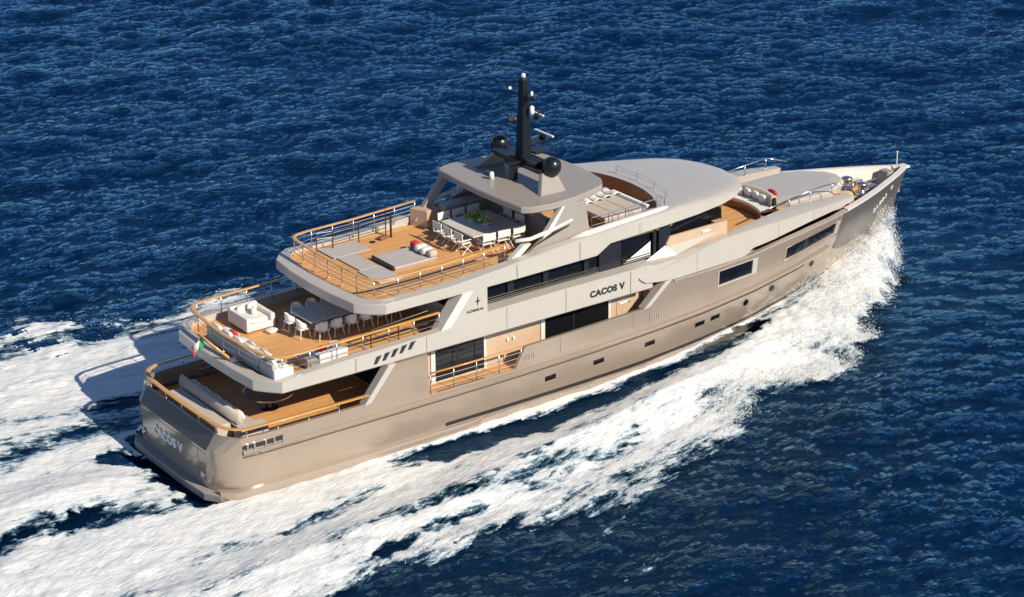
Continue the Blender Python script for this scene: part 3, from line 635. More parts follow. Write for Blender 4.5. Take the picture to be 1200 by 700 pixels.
# ---- rails: a cap, its stanchions and wires
def rail(name, path, h, posts, capm='teakcap', r=.055, flat=.03, wires=2, postr=.022, pm='steel', drop=None):
    """path: cap centre line; h: height of the cap over its foot (number or function of x)"""
    P = [Vector(p) for p in path]
    c = MB()
    if capm == 'teakcap': c.tube(P, r*1.35, 8, ry=flat)
    else: c.tube(P, r, 8)
    co = c.build(name, capm, Y, smooth=True)
    L = [0.0]
    for a, b_ in zip(P[:-1], P[1:]): L.append(L[-1]+(b_-a).length)
    def at(d):
        i = max(0, min(len(P)-2, int(np.searchsorted(L, d, 'right'))-1)); t = (d-L[i])/max(1e-6, L[i+1]-L[i]); return P[i].lerp(P[i+1], t)
    n = posts
    for k in range(n):
        p = at(L[-1]*k/(n-1)); hh = h(p.x) if callable(h) else h
        s_ = MB(); s_.tube([(p.x, p.y, p.z-hh), (p.x, p.y, p.z-.01)], postr, 6); s_.lathe((p.x, p.y, p.z-hh), [(.05, 0), (.05, .015), (.03, .03)], 8); s_.build('stanchion', pm, co, smooth=True)
    if wires:
        wb = MB()
        for k in range(wires):
            f = (k+1)/(wires+1); wb.tube([(p.x, p.y, p.z-(h(p.x) if callable(h) else h)*f) for p in P], .012, 5)
        wb.build('rail_wire', 'steel', co)
    return co
def arc(cx, cy, r, a0, a1, z, n=5): return [(cx+r*math.cos(math.radians(a0+(a1-a0)*k/n)), cy+r*math.sin(math.radians(a0+(a1-a0)*k/n)), z) for k in range(n+1)]
def aft_rail(x0, bow, yw, rad, z, xend_s, xend_p, ymax, bowfn=None):
    pts = [(xend_s, -ymax, z)] + [(x0+rad*1.1, -ymax, z)][:0]
    a = arc(x0+rad, -(yw), rad, 270, 200, z, 5)
    pts += a
    for y in np.linspace(-yw+.35, yw-.35, 9): pts.append((x0-bow*(1-(y/yw)**2), float(y), z))
    pts += [(x, -y, z) for x, y, z in a[::-1]]
    pts.append((xend_p, ymax, z)); return pts
# main deck: low rail on the bulwark
mr = [(6.95, -3.9, 3.83), (4, -3.84, 3.83), (1.6, -3.78, 3.83), (1.2, -3.55, 3.83), (.95, -3.2, 3.82), (.85, -2.8, 3.81), (.8, -1.5, 3.8), (.78, 0, 3.8)]
mr = mr + [(x, -y, z) for x, y, z in mr[-2::-1]]
rail('main_deck_rail', mr, .32, 15, r=.085, flat=.03, wires=0, pm='steel')
b = MB()
for z in (3.1, 3.35, 3.6): b.tube([(3.3, 3.3, z), (5.6, 3.3, z)], .02, 6)
for x in (3.3, 4.0, 4.8, 5.6): b.tube([(x, 3.3, 2.78), (x, 3.3, 3.6)], .022, 6)
b.build('stair_rail', 'steel', Y)
# side boarding rail amidships
rail('boarding_rail', [(9.85, -3.92, 3.98), (12, -3.95, 3.98), (14.3, -3.96, 4.0)], .92, 5, r=.05, wires=3)
rail('boarding_rail', [(9.85, 3.92, 3.98), (12, 3.95, 3.98), (14.3, 3.96, 4.0)], .92, 5, r=.05, wires=3)
# upper deck
ur = [(10.6, -3.52, 6.3), (7.4, -3.53, 6.24), (4.2, -3.5, 6.2), (3.5, -3.42, 6.2), (3.15, -3.2, 6.19), (3.0, -2.8, 6.19), (2.84, -1.5, 6.19), (2.76, 0, 6.19)]
ur = ur + [(x, -y, z) for x, y, z in ur[-2::-1]]
rail('upper_deck_rail', ur, lambda x: .75, 19, r=.075, wires=2)
b = MB(); b.tube([(7.6, -2.6, 6.1), (7.7, -3.0, 6.1), (10.4, -3.0, 6.25)], .03, 6); b.tube([(7.6, -2.6, 5.65), (7.7, -3.0, 5.65), (10.4, -3.0, 5.7)], .02, 6)
for x, y in ((7.6, -2.6), (7.7, -3.0), (9.0, -3.0), (10.4, -3.0)): b.tube([(x, y, 5.22), (x, y, 6.1)], .025, 6)
b.build('stairwell_rail', 'darksteel', Y)
# sun deck
sr = [(14.0, -3.3, 8.34), (11, -3.3, 8.2), (8.7, -3.28, 8.17), (8.15, -3.2, 8.17), (7.9, -3.05, 8.17), (7.76, -2.7, 8.17), (7.68, -1.3, 8.17), (7.65, 0, 8.17)]
sr = sr + [(x, -y, z) for x, y, z in sr[-2::-1]]
rail('sun_deck_rail', sr, lambda x: .78 if x < 11 else .74, 19, r=.07, wires=3)
b = MB()
for z in (7.6, 7.85, 8.1): b.tube([(8.9, 2.95, z), (9.6, 2.8, z), (12.3, 2.95, z)], .018, 6)
for x, y in ((8.9, 2.95), (9.6, 2.8), (10.9, 2.86), (12.3, 2.95)): b.tube([(x, y, 7.3), (x, y, 8.12 if x < 12 else 8.4)], .026, 6)
b.build('stairwell_rail', 'darksteel', Y)
b = MB(); b.tube([(12.3, 2.55, 7.3), (12.3, 2.55, 8.3)], .05, 8); b.build('deck_shower', 'darksteel', Y)
# forward sun-deck rail of glass and steel, roof stanchions
b = MB(); b.tube([(18.7, -2.95, 8.35), (22.2, -2.9, 8.42)], .022, 6); b.tube([(18.7, -2.95, 8.0), (22.2, -2.9, 8.05)], .016, 6)
for x in (18.7, 19.6, 20.5, 21.4, 22.2): b.tube([(x, -2.93, 7.9), (x, -2.93, 8.38)], .02, 6)
b.mirror(); b.build('recess_rail', 'steel', Y)
b = MB()
for x, y in ((23.4, 1.4), (23.5, .05), (23.4, -1.25), (23.05, -2.5), (22.3, -3.3)): b.tube([(x, y, 8.15), (x, y, 8.5)], .025, 6)
for z in (8.48, 8.34): b.tube([(23.4, 1.4, z), (23.5, .05, z), (23.4, -1.25, z), (23.05, -2.5, z), (22.3, -3.3, z)], .008, 4)
b.build('roof_rail', 'steel', Y)
b = MB(); b.box(22.7, 23.3, 2.75, 3.15, 7.3, 8.0); b.build('port_locker', 'brown', Y, bevel=.02)
# starboard life-raft fairing along the band
b = MB(); b.tube([(17.2, -3.42, 7.86), (18, -3.5, 7.9), (20, -3.46, 7.98), (22.2, -3.34, 8.04), (22.8, -3.3, 8.06)], [.08, .2, .21, .19, .03], 12); b.mirror(); b.build('coaming_tube', 'light', Y, smooth=True)
# foredeck rails
for s in (-1, 1):
    P_ = [(28.6, s*2.42, 6.28), (30.4, s*2.26, 6.45), (31.8, s*2.23, 6.58), (33.0, s*2.25, 6.66), (34.4, s*2.3, 6.2)]
    rail('foredeck_rail', P_[1:4], lambda x: .42+.03*(x-30), 3, capm='steel', r=.032, wires=0)
    b = MB(); b.tube(P_[:2], .03, 6); b.tube(P_[3:], .03, 6); b.each('foredeck_rail_end', 'steel', Y, smooth=True)
# ensign staff
b = MB(); b.tube([(2.62, -.95, 5.42), (2.1, -.35, 6.0), (1.75, .05, 6.45)], [.06, .05, .03], 8); b.build('ensign_staff', 'teakcap', Y, smooth=True)
b = MB(); b.lathe((2.66, -1.0, 5.4), [(.14, 0), (.13, .06), (.07, .16)], 10); b.build('staff_socket', 'light', Y, smooth=True)
b = MB(); b.box(13.2, 13.5, -.1, .1, 4.86, 4.9); b.build('ceiling_lamp', 'whitep', Y)

# ================================================================ FURNITURE AND LOOSE THINGS ON THE DECKS
def moved(root, loc, rz=0): root.location = loc; root.rotation_euler.z = rz; return root
UZ, SZ, MZ, FZ = 5.22, 7.30, 2.78, 5.36
# ---- upper deck dining table and shell chairs
t = thing('dining_table', (0, 0, 0), 'long grey stone-topped dining table set with white chairs on the middle deck, half in shade', 'table')
MB().box(-2.05, 2.05, -.83, .83, .70, .76).build('table_top', 'table', t, bevel=.015)
for sx in (-1.3, 1.3): MB().box(sx-.2, sx+.2, -.35, .35, 0, .70).build('table_leg', 'taupe', t, bevel=.02)
moved(t, (8.42, .17, UZ))
def shell_chair(label):
    c = thing('shell_chair', (0, 0, 0), label, 'chair', 'white chairs around the middle-deck dining table')
    s_ = MB(); s_.box(-.24, .24, -.24, .24, .42, .46); s_.build('seat', 'whitep', c, bevel=.02)
    b_ = MB(); rows = []
    for z, k in ((.44, .9), (.6, 1.0), (.76, 1.0), (.84, .86)): rows.append([(.27*k*math.sin(a)*1.0, -.27*math.cos(a)*(.85+.2*(z-.44)), z - (.16*max(0, abs(a)-.7))*(z-.44)/.4) for a in np.linspace(-1.75, 1.75, 13)])
    b_.grid(rows); b_.build('backrest', 'whitep', c, solid=.02, smooth=True)
    for sx, sy in ((1, 1), (1, -1), (-1, 1), (-1, -1)): MB().tube([(sx*.17, sy*.17, .43), (sx*.25, sy*.25, 0)], .017, 6).build('leg', 'whitep', c, smooth=True)
    return c
ORD = ['first', 'second', 'third', 'fourth', 'fifth', 'sixth']
sc0 = None
spots = [(6.2, -.28, -math.pi/2, 'white shell chair at the stern end of the grey table, nearest the starboard side'), (6.2, .62, -math.pi/2, 'white shell chair at the stern end of the grey table, nearest the port side')]
for k in range(6):
    spots.append((6.75+.68*k, -.86, 0, '%s white shell chair from the stern on the starboard side of the grey table' % ORD[k]))
for k in range(5):
    spots.append((6.85+.7*k, 1.2, math.pi, '%s white shell chair from the stern on the port side of the grey table' % ORD[k]))
for x, y, rz, lb in spots:
    if sc0 is None: sc0 = shell_chair(lb); moved(sc0, (x, y, UZ), rz)
    else: dup(sc0, (x, y, UZ), rz + random.uniform(-.08, .08), lb)
# ---- upper deck lounge
t = thing('sofa', (0, 0, 0), 'long white sofa with its grey back to the stern rail of the middle deck', 'sofa')
MB().box(-.42, .42, -2.55, 2.55, .06, .34).build('sofa_base', 'greyfab', t, bevel=.04)
MB().box(-.44, -.30, -2.6, 2.6, .06, .74).build('backrest', 'greyfab', t, bevel=.05)
for k in range(4): MB().pillow((.08, -1.9+1.27*k, .42), .74, 1.25, .24).build('seat_cushion', 'white', t, smooth=True)
for k in range(6): MB().pillow((-.2, -2.1+.84*k, .66), .2, .78, .42, 0, -.25).build('back_cushion', 'white', t, smooth=True)
MB().box(-.44, .42, -2.74, -2.56, .06, .56).build('armrest', 'white', t, bevel=.05)
moved(t, (3.42, -.85, UZ))
def pillow_thing(loc, size, m, label, rz=0., tilt=0., group=None, name='cushion'):
    p = MB().pillow((0, 0, 0), *size).build(name, m, None, smooth=True); p.location = loc; p.rotation_euler = (0, tilt, rz); tag(p, label, 'cushion', group); return p
pillow_thing((3.45, .35, UZ+.68), (.16, .45, .4), 'red', 'red cushion leaning on the long white sofa by the stern rail', .2, -.5)
for k, (y, c_) in enumerate(((-1.0, 'greyfab'), (-1.95, 'greyfab'))):
    pillow_thing((3.47, y, UZ+.68), (.14, .42, .36), c_, ['small grey cushion near the middle of the long white sofa by the stern rail', 'small grey cushion towards the starboard end of the long white sofa by the stern rail'][k], .2, -.5)
t = thing('armchair', (0, 0, 0), 'wide square white armchair with loose cushions on the port side of the middle deck', 'armchair')
MB().box(-.62, .62, -.78, .78, .08, .36).build('seat_base', 'white', t, bevel=.05)
MB().box(-.64, .64, .58, .82, .08, .72).build('backrest', 'white', t, bevel=.06)
MB().box(-.66, -.46, -.80, .80, .08, .66).build('armrest', 'white', t, bevel=.05)
MB().box(.46, .66, -.80, .80, .08, .66).build('armrest', 'white', t, bevel=.05)
MB().pillow((0, -.1, .43), .95, 1.3, .22).build('seat_cushion', 'white', t, smooth=True)
for x, y, a in ((-.25, .42, .3), (.25, .40, -.2), (.1, -.05, .9)): MB().pillow((x, y, .62), .42, .2, .36, a).build('loose_cushion', 'white', t, smooth=True)
for sx in (-.5, .5):
    for sy in (-.6, .6): MB().lathe((sx, sy, 0), [(.04, 0), (.04, .09)], 8).build('foot', 'black', t)
moved(t, (5.22, 2.1, UZ), 0)
pillow_thing((5.92, 1.75, UZ+.14), (.5, .42, .26), 'red', 'red cushion on the teak floor beside the square white armchair', .5)
pillow_thing((5.5, .98, UZ+.09), (.48, .4, .16), 'white', 'white cushion lying alone on the teak floor between armchair and table', .3)
t = thing('day_bed', (0, 0, 0), 'white daybed with a grey end table against the starboard rail of the middle deck', 'daybed')
MB().box(-.6, .75, -.42, .42, .05, .36).build('seat_base', 'white', t, bevel=.05)
MB().pillow((.1, 0, .42), 1.3, .82, .2).build('seat_cushion', 'white', t, smooth=True)
MB().box(-1.05, -.62, -.4, .4, .05, .42).build('end_table', 'taupe', t, bevel=.02)
MB().box(-.55, .75, -.5, -.38, .05, .56).build('backrest', 'white', t, bevel=.04)
moved(t, (5.75, -2.75, UZ))
pillow_thing((5.55, -2.8, UZ+.58), (.4, .36, .18), 'red', 'red cushion on the white daybed by the starboard rail', .4)
pillow_thing((6.2, -2.7, UZ+.58), (.45, .4, .18), 'white', 'white pillow on the white daybed by the starboard rail', .1)

# ---- sun deck dining table with folding chairs and flowers
t = thing('square_table', (0, 0, 0), 'large square grey dining table under the hardtop on the top deck', 'table')
MB().box(-1.2, 1.2, -1.2, 1.2, .70, .76).build('table_top', 'table', t, bevel=.015)
MB().box(-.5, .5, -.5, .5, 0, .70).build('table_base', 'taupe', t, bevel=.02)
moved(t, (15.12, 0, SZ))
def folding_chair(label):
    c = thing('folding_chair', (0, 0, 0), label, 'chair', 'white folding chairs around the square top-deck table')
    MB().box(-.25, .25, -.2, .22, .44, .475).build('seat', 'white', c, bevel=.01)
    MB().box(-.31, .31, -.29, -.25, .62, .94).build('backrest', 'white', c, bevel=.012)
    for s in (-1, 1):
        MB().tube([(s*.26, -.27, 0), (s*.26, .24, .45)], .016, 6).build('cross_leg', 'whitep', c)
        MB().tube([(s*.24, .27, 0), (s*.24, -.22, .45)], .016, 6).build('cross_leg', 'whitep', c)
        MB().tube([(s*.27, -.24, .44), (s*.27, -.28, .9)], .016, 6).build('back_post', 'whitep', c)
        MB().tube([(s*.27, -.26, .62), (s*.27, .2, .62)], .02, 6).build('armrest', 'whitep', c)
    return c
fc0 = None; spots = []
for k, y in enumerate((-.78, 0, .78)): spots.append((13.72, y, -math.pi/2, ['starboard-most', 'middle', 'port-most'][k]+' of the three white folding chairs on the stern side of the square table'))
for k, x in enumerate((14.4, 15.15, 15.9)): spots.append((x, -1.4, 0, ['rearmost', 'middle', 'foremost'][k]+' of three white folding chairs on the starboard side of the square table'))
for k, x in enumerate((14.4, 15.15, 15.9)): spots.append((x, 1.4, math.pi, ['rearmost', 'middle', 'foremost'][k]+' of three white folding chairs on the port side of the square table'))
for k, y in enumerate((-.5, .4)): spots.append((16.52, y, math.pi/2, ['starboard', 'port'][k]+' one of the two white folding chairs on the bow side of the square table'))
for x, y, rz, lb in spots:
    if fc0 is None: fc0 = folding_chair(lb); moved(fc0, (x, y, SZ), rz)
    else: dup(fc0, (x, y, SZ), rz + random.uniform(-.05, .05), lb)
def bouquet(loc, label, sd):
    rr = random.Random(sd); t = thing('flower_bowl', loc, label, 'flowers', 'flower bowls on the square top-deck table')
    MB().lathe((0, 0, 0), [(.12, 0), (.2, .08), (.22, .13), (.19, .12)], 16).build('bowl', 'whitep', t, smooth=True)
    for nm, m_, cnt, R in (('foliage', 'leaf', 150, .36), ('blossom', 'petal', 80, .34)):
        b_ = MB()
        for _ in range(cnt):
            d = Vector((rr.gauss(0, 1), rr.gauss(0, 1), abs(rr.gauss(0, .8))+.1)).normalized()*R*rr.uniform(.5, 1); c = Vector((0, 0, .12))+d
            u = Vector((rr.gauss(0, 1), rr.gauss(0, 1), rr.gauss(0, 1))).normalized(); v = u.orthogonal().normalized(); k = rr.uniform(.03, .07) if nm == 'foliage' else rr.uniform(.025, .05)
            b_.add([loc_ for loc_ in (tuple(c+u*k*1.6), tuple(c+v*k), tuple(c-u*k*1.6), tuple(c-v*k))], [(0, 1, 2, 3)])
        o_ = b_.build(nm, m_, None, merge=False); o_.parent = t
    for ch in t.children:
        if ch.name.startswith('bowl'): ch.location = (0, 0, 0)
    return t
bouquet((15.0, .42, SZ+.76), 'bowl of green and cream flowers on the square table, the one nearer port', 1)
bouquet((15.15, -.3, SZ+.76), 'bowl of green and cream flowers on the square table, the one nearer starboard', 2)

# ---- sunpads of the top deck
def pad(name, x0, x1, y0, y1, z, th, label, m='greyfab'):
    t = thing(name, ((x0+x1)/2, (y0+y1)/2, z), label, 'sunpad', 'grey sunpads on the top deck'); n_ = 1; w_ = (y1-y0)/n_
    MB().box(x0+.03, x1-.03, y0+.03, y1-.03, z, z+th*.4).build('pad_base', 'taupe', t)
    for k in range(n_): MB().box(x0, x1, y0+k*w_+.008, y0+(k+1)*w_-.008, z+th*.4, z+th).build('mattress', m, t, bevel=min(.035, th*.3), seg=3)
    return t
pad('sun_pad', 9.0, 10.8, 1.75, 3.05, SZ, .06, 'flat grey sunpad in the port stern corner of the top deck')
pad('sun_pad', 9.12, 10.0, -.05, 1.74, SZ, .06, 'narrow grey sunpad strip in the middle of the top deck by the stern rail')
pad('sun_pad', 9.0, 10.1, -1.7, -.06, SZ, .06, 'flat grey sunpad in the starboard stern corner of the top deck')
t = pad('sun_bed', 10.3, 12.35, -.85, .85, SZ, .15, 'raised square grey sunbed with a dark end panel in the middle of the top deck')
MB().box(10.22, 10.29, -.8, .8, SZ, SZ+.2).build('end_panel', 'pillar', t, bevel=.01)
pillow_thing((12.2, .52, SZ+.30), (.34, .45, .32), 'red', 'red cushion at the head of the raised grey sunbed', .1)
for k, (y, lb) in enumerate(((.1, 'white rolled towel beside the red cushion on the raised grey sunbed'), (-.32, 'white rolled towel between towel and grey cushion on the raised grey sunbed'))):
    pillow_thing((12.18, y, SZ+.30), (.55, .36, .3), 'white', lb, .05, 0, 'white towels on the raised sunbed', 'rolled_towel')
pillow_thing((12.2, -.68, SZ+.29), (.4, .36, .3), 'beige', 'beige cushion at the starboard end of the raised grey sunbed', .05)
pillow_thing((11.9, 2.55, SZ+.08), (.5, .3, .16), 'brown', 'brown towel on the teak floor by the port stair rail of the top deck', .2)
cz = MB().lathe((0, 0, 0), [(.12, 0), (.13, .03), (.05, .05)], 12).build('deck_socket', 'black', None); cz.location = (11.35, 2.5, SZ); tag(cz, 'small black socket fitting on the teak near the port stair rail', 'deck fitting')

# ---- forward seating of the top deck
t = thing('lounge_bed', (21.1, -1.3, SZ), 'big beige sunbed in the round recess ahead of the hardtop', 'sunbed')
MB().box(19.9, 22.15, -2.3, .5, SZ, SZ+.32).build('bed_base', 'brown', t, bevel=.03)
for k in range(3): MB().box(19.92+.74*k, 20.65+.74*k, -2.27, .48, SZ+.32, SZ+.55).build('mattress', 'beige', t, bevel=.05, seg=3)
MB().box(22.15, 22.33, -2.3, .2, SZ, SZ+.66).build('headrest', 'whitep', t, bevel=.03)
for k in range(4):
    x = 20.5 + .5*k; p = MB(); rows = []
    for a in np.linspace(0, 1, 7): rows.append([(x-.22+.44*u, .5-1.0*a, SZ+.58+.10*math.sin(math.pi*u)+.05*math.sin(5*a+k)) for u in np.linspace(0, 1, 6)])
    p.grid(rows); o_ = p.build('beach_towel', 'white', None, solid=.03, smooth=True); o_.location = (0, 0, .03)
    tag(o_, ['white towel spread on the beige sunbed, closest to the hardtop', 'white towel on the beige sunbed, second from the hardtop', 'white towel on the beige sunbed, third from the hardtop', 'white towel on the beige sunbed, farthest forward'][k], 'towel', 'white towels on the beige sunbed')
t = thing('step_bench', (19.2, -2.1, SZ), 'low wooden step bench at the stern end of the beige sunbed', 'bench')
MB().box(18.75, 19.5, -2.75, -1.2, SZ, SZ+.12).build('bench_seat', 'teakcap', t, bevel=.02)
MB().box(18.75, 18.95, -2.75, -1.2, SZ+.12, SZ+.3).build('bench_back', 'teakcap', t, bevel=.02)

# ---- foredeck sofa
t = thing('curved_sofa', (0, 0, 0), 'cream curved sofa on a brown wooden base facing aft on the foredeck', 'sofa')
b_ = MB(); c_ = MB(); k_ = MB()
A = np.linspace(-1, 1, 13)
def cur(a, r): return (29.8+r-.3*a*a, a*1.4)
b_.grid([[(*cur(a, 0), FZ) for a in A], [(*cur(a, 0), FZ+.36) for a in A], [(*cur(a, .7), FZ+.36) for a in A], [(*cur(a, .7), FZ) for a in A]]); b_.build('sofa_base', 'brown', t, solid=.03)
c_.grid([[(*cur(a, -.02), FZ+.36) for a in A], [(*cur(a, -.03), FZ+.48) for a in A], [(*cur(a, .6), FZ+.5) for a in A]]); c_.build('seat_cushion', 'white', t, solid=.03)
k_.grid([[(*cur(a, .58), FZ+.4) for a in A], [(*cur(a, .62), FZ+.9) for a in A], [(*cur(a, .7), FZ+.96) for a in A], [(*cur(a, .9), FZ+.92) for a in A], [(*cur(a, .92), FZ+.3) for a in A]]); k_.build('backrest', 'beige', t, solid=.03, auto=40)
for i, (a, m_, lb) in enumerate(((.62, 'white', 'cream cushion nearest port on the curved foredeck sofa'), (.27, 'white', 'cream cushion second from port on the curved foredeck sofa'), (-.1, 'white', 'cream cushion third from port on the curved foredeck sofa'), (-.5, 'white', 'cream cushion nearest starboard on the curved foredeck sofa'))):
    x, y = cur(a, .48); pillow_thing((x, y, FZ+.72), (.18, .48, .46), m_, lb, -.25*a, -.35, 'cream cushions on the foredeck sofa')
rd = MB().tube([(30.85-.3*a*a, a*1.4-.05, FZ+.95-.1*abs(a+.6)) for a in np.linspace(-.75, -.25, 6)], [.05, .1, .11, .11, .1, .05], 10).build('bolster', 'red', None, smooth=True); tag(rd, 'red bolster behind the starboard end of the curved foredeck sofa', 'cushion')
bl = MB().ball((0, 0, .22), .22, 14, 10).build('fender_ball', 'black', None, smooth=True); bl.location = (26.55, -2.2, FZ); tag(bl, 'round black fender on the teak by the starboard wheelhouse corner', 'fender')

# ---- main deck cockpit
t = thing('stern_sofa', (0, 0, 0), 'beige sofa with a rolled back and a sunpad behind it on the lowest stern deck', 'sofa')
MB().box(1.12, 1.85, -2.1, 2.1, MZ, MZ+.62).build('sun_pad', 'beige', t, bevel=.06, seg=3)
MB().tube([(2.0, -2.45, MZ+.78), (2.0, 0, MZ+.78), (2.0, 2.25, MZ+.78)], .15, 14, ry=.3).build('rolled_back', 'beige', t, smooth=True, bevel=.0)
MB().box(1.85, 2.9, -2.4, 2.25, MZ, MZ+.38).build('seat_base', 'beige', t, bevel=.05)
MB().box(1.75, 2.95, -3.0, -2.42, MZ, MZ+.66).build('armrest', 'beige', t, bevel=.06)
for k in range(5): MB().pillow((2.33, -1.75+.85*k, MZ+.72), .22, .75, .44, 0, -.3).build('back_cushion', 'white', t, smooth=True)
t.location = (0, 0, 0)
t = thing('round_table', (4.35, -.55, MZ), 'round dark table with a metal rim on the lowest stern deck in the shade', 'table')
MB().lathe((4.35, -.55, MZ), [(.95, .62), (1.0, .66), (1.0, .72), (.95, .74)], 32).build('table_top', 'brown', t, bevel=0)
MB().lathe((4.35, -.55, MZ), [(1.0, .655), (1.02, .66), (1.02, .715), (1.0, .72)], 32).build('table_rim', 'steel', t)
MB().lathe((4.35, -.55, MZ), [(.4, 0), (.14, .06), (.12, .62)], 20).build('pedestal', 'darksteel', t)
# ---- ensign
fl = thing('ensign', (1.78, .03, 6.3), 'small green, white and red flag drooping from the wooden stern staff', 'flag')
for k, (m_, nm) in enumerate((('green', 'green_band'), ('white', 'white_band'), ('red', 'red_band'))):
    rows = []
    for u in np.linspace(k/3, (k+1)/3, 5):
        rows.append([(1.86-.62*u*.6+.06*math.sin(7*u+2*v), -.02+.30*u+.05*math.sin(9*u+3*v), 6.36-.62*u-.46*v*(1-.25*u)) for v in np.linspace(0, 1, 6)])
    MB().grid(rows).build(nm, m_, fl, solid=.006, smooth=True)

# ================================================================ THE SEA
def ocean(N, L, rms, wind, seed, lmin=.4, peak=9.0):
    g = np.random.default_rng(seed)
    k1 = 2*np.pi*np.fft.fftfreq(N, L/N); kx, ky = np.meshgrid(k1, k1, indexing='ij'); k = np.hypot(kx, ky); k[0, 0] = 1
    kp = 2*np.pi/peak; c = (kx*wind[0]+ky*wind[1])/k
    S = np.exp(-.9*(kp/k)**2)/k**3.5*(.16+.84*np.abs(c)**2)*(1+.5*np.exp(-(k*1.5/(2*np.pi)-1)**2*2))*np.exp(-(k*lmin/(2*np.pi))**2); S[0, 0] = 0
    a = (g.normal(size=(N, N))+1j*g.normal(size=(N, N)))*np.sqrt(S)
    h = np.fft.ifft2(a); hr = h.real; sc = rms/hr.std()
    dx = np.fft.ifft2(-1j*kx/k*a).real*sc; dy = np.fft.ifft2(-1j*ky/k*a).real*sc
    return hr*sc, dx, dy
WD = np.array([.20, .98]); NS, LS = 1024, 215.0
H0, DX, DY = ocean(NS, LS, .10, WD, 5)
X0, Y0 = -66.0, -80.0; cell = LS/NS
gx, gy = np.meshgrid(X0+cell*np.arange(NS), Y0+cell*np.arange(NS), indexing='ij')
# the boat presses the swell flat under and right beside itself
hullmask = np.clip((1 - np.abs(gy)/4.6), 0, 1)*((gx > -2) & (gx < 40)) > 0
edge = np.minimum.reduce([gx-X0, X0+LS-gx, gy-Y0, Y0+LS-gy]); damp = np.ones_like(edge)
near = np.clip((np.hypot(np.maximum(0, np.abs(gx-19)-21), np.maximum(0, np.abs(gy)-4))-1)/8, .25, 1)
Hs = H0*damp*near
Hs = np.where((gx > -.6) & (gx < 38) & (np.abs(gy) < 3.0), np.minimum(Hs, -.25), Hs)
me = bpy.data.meshes.new('sea')
vx = np.stack([gx+DX*damp*near*1.0, gy+DY*damp*near*1.0, ZS+Hs], -1).reshape(-1, 3)
ii = np.arange(NS*NS).reshape(NS, NS)
q = np.stack([ii[:-1, :-1], ii[1:, :-1], ii[1:, 1:], ii[:-1, 1:]], -1).reshape(-1, 4)
# outer sheet: the same swell carried on at a coarser step to 640 m, then flat quads to the horizon
sub = 8; M_ = NS//sub; T = 3
ig = np.arange(-T*M_, (T+1)*M_+1)*sub; IX, IY = np.meshgrid(ig, ig, indexing='ij'); w8 = (IX % NS, IY % NS)
ox = X0+cell*IX+DX[w8]; oy = Y0+cell*IY+DY[w8]; oz = ZS+H0[w8]-.03
rim = (np.abs(IX-NS/2) >= (T+.5)*NS-.5) | (np.abs(IY-NS/2) >= (T+.5)*NS-.5)
ov = np.stack([ox, oy, oz], -1).reshape(-1, 3); base = len(vx); K = len(ig); jj = base+np.arange(K*K).reshape(K, K)
hole = (IX[:-1, :-1] >= sub) & (IX[:-1, :-1] < NS-2*sub) & (IY[:-1, :-1] >= sub) & (IY[:-1, :-1] < NS-2*sub)
oq = np.stack([jj[:-1, :-1], jj[1:, :-1], jj[1:, 1:], jj[:-1, 1:]], -1)[~hole]
xa, xb, ya, yb = X0+cell*ig[0]+3, X0+cell*ig[-1]-3, Y0+cell*ig[0]+3, Y0+cell*ig[-1]-3
fxo = [-6000, xa, xb, 6000]; fyo = [-6000, ya, yb, 6000]; fv = np.array([(x, y, ZS-.1) for x in fxo for y in fyo]); b2 = base+len(ov)
fq = np.array([(b2+4*i+j, b2+4*(i+1)+j, b2+4*(i+1)+j+1, b2+4*i+j+1) for i in range(3) for j in range(3) if not (i == 1 and j == 1)])
vx = np.vstack([vx, ov, fv]); q = np.vstack([q, oq, fq])
def np_mesh(me, v, f):
    n = f.shape[1]
    me.vertices.add(len(v)); me.vertices.foreach_set('co', v.astype(np.float32).ravel())
    me.loops.add(f.size); me.loops.foreach_set('vertex_index', f.astype(np.int32).ravel())
    me.polygons.add(len(f)); me.polygons.foreach_set('loop_start', np.arange(0, f.size, n, dtype=np.int32))
    me.update(calc_edges=True); me.polygons.foreach_set('use_smooth', [True]*len(f))
np_mesh(me, vx, q)
ms = bpy.data.materials.new('sea_water'); ms.use_nodes = True
n = ms.node_tree.nodes; l = ms.node_tree.links; b = n['Principled BSDF']
b.inputs['Base Color'].default_value = (.0004, .0115, .036, 1); b.inputs['Roughness'].default_value = .06; b.inputs['IOR'].default_value = 1.333
tc = n.new('ShaderNodeTexCoord'); mp = n.new('ShaderNodeMapping'); mp0 = n.new('ShaderNodeMapping'); mp0.inputs['Rotation'].default_value = (0, 0, math.radians(14)); mp.inputs['Scale'].default_value = (.62, 1.25, 1)
l.new(tc.outputs['Object'], mp0.inputs[0]); l.new(mp0.outputs[0], mp.inputs[0])
n1 = n.new('ShaderNodeTexNoise'); n1.inputs['Scale'].default_value = 2.6; n1.inputs['Detail'].default_value = 6; n1.inputs['Roughness'].default_value = .60; n1.inputs['Distortion'].default_value = .5; b.inputs['Specular Tint'].default_value = (.34, .76, 1, 1)
l.new(mp.outputs[0], n1.inputs['Vector'])
bp = n.new('ShaderNodeBump'); bp.inputs['Strength'].default_value = 1.0; bp.inputs['Distance'].default_value = .46; l.new(n1.outputs['Fac'], bp.inputs['Height']); l.new(bp.outputs[0], b.inputs['Normal'])
n4 = n.new('ShaderNodeTexNoise'); n4.noise_type = 'RIDGED_MULTIFRACTAL'; n4.inputs['Scale'].default_value = 1.6; n4.inputs['Detail'].default_value = 4; n4.inputs['Roughness'].default_value = .55; n4.inputs['Distortion'].default_value = .7
l.new(mp.outputs[0], n4.inputs['Vector'])
hm = n.new('ShaderNodeMath'); hm.operation = 'MULTIPLY_ADD'; hm.inputs[1].default_value = .15; l.new(n4.outputs['Fac'], hm.inputs[0])
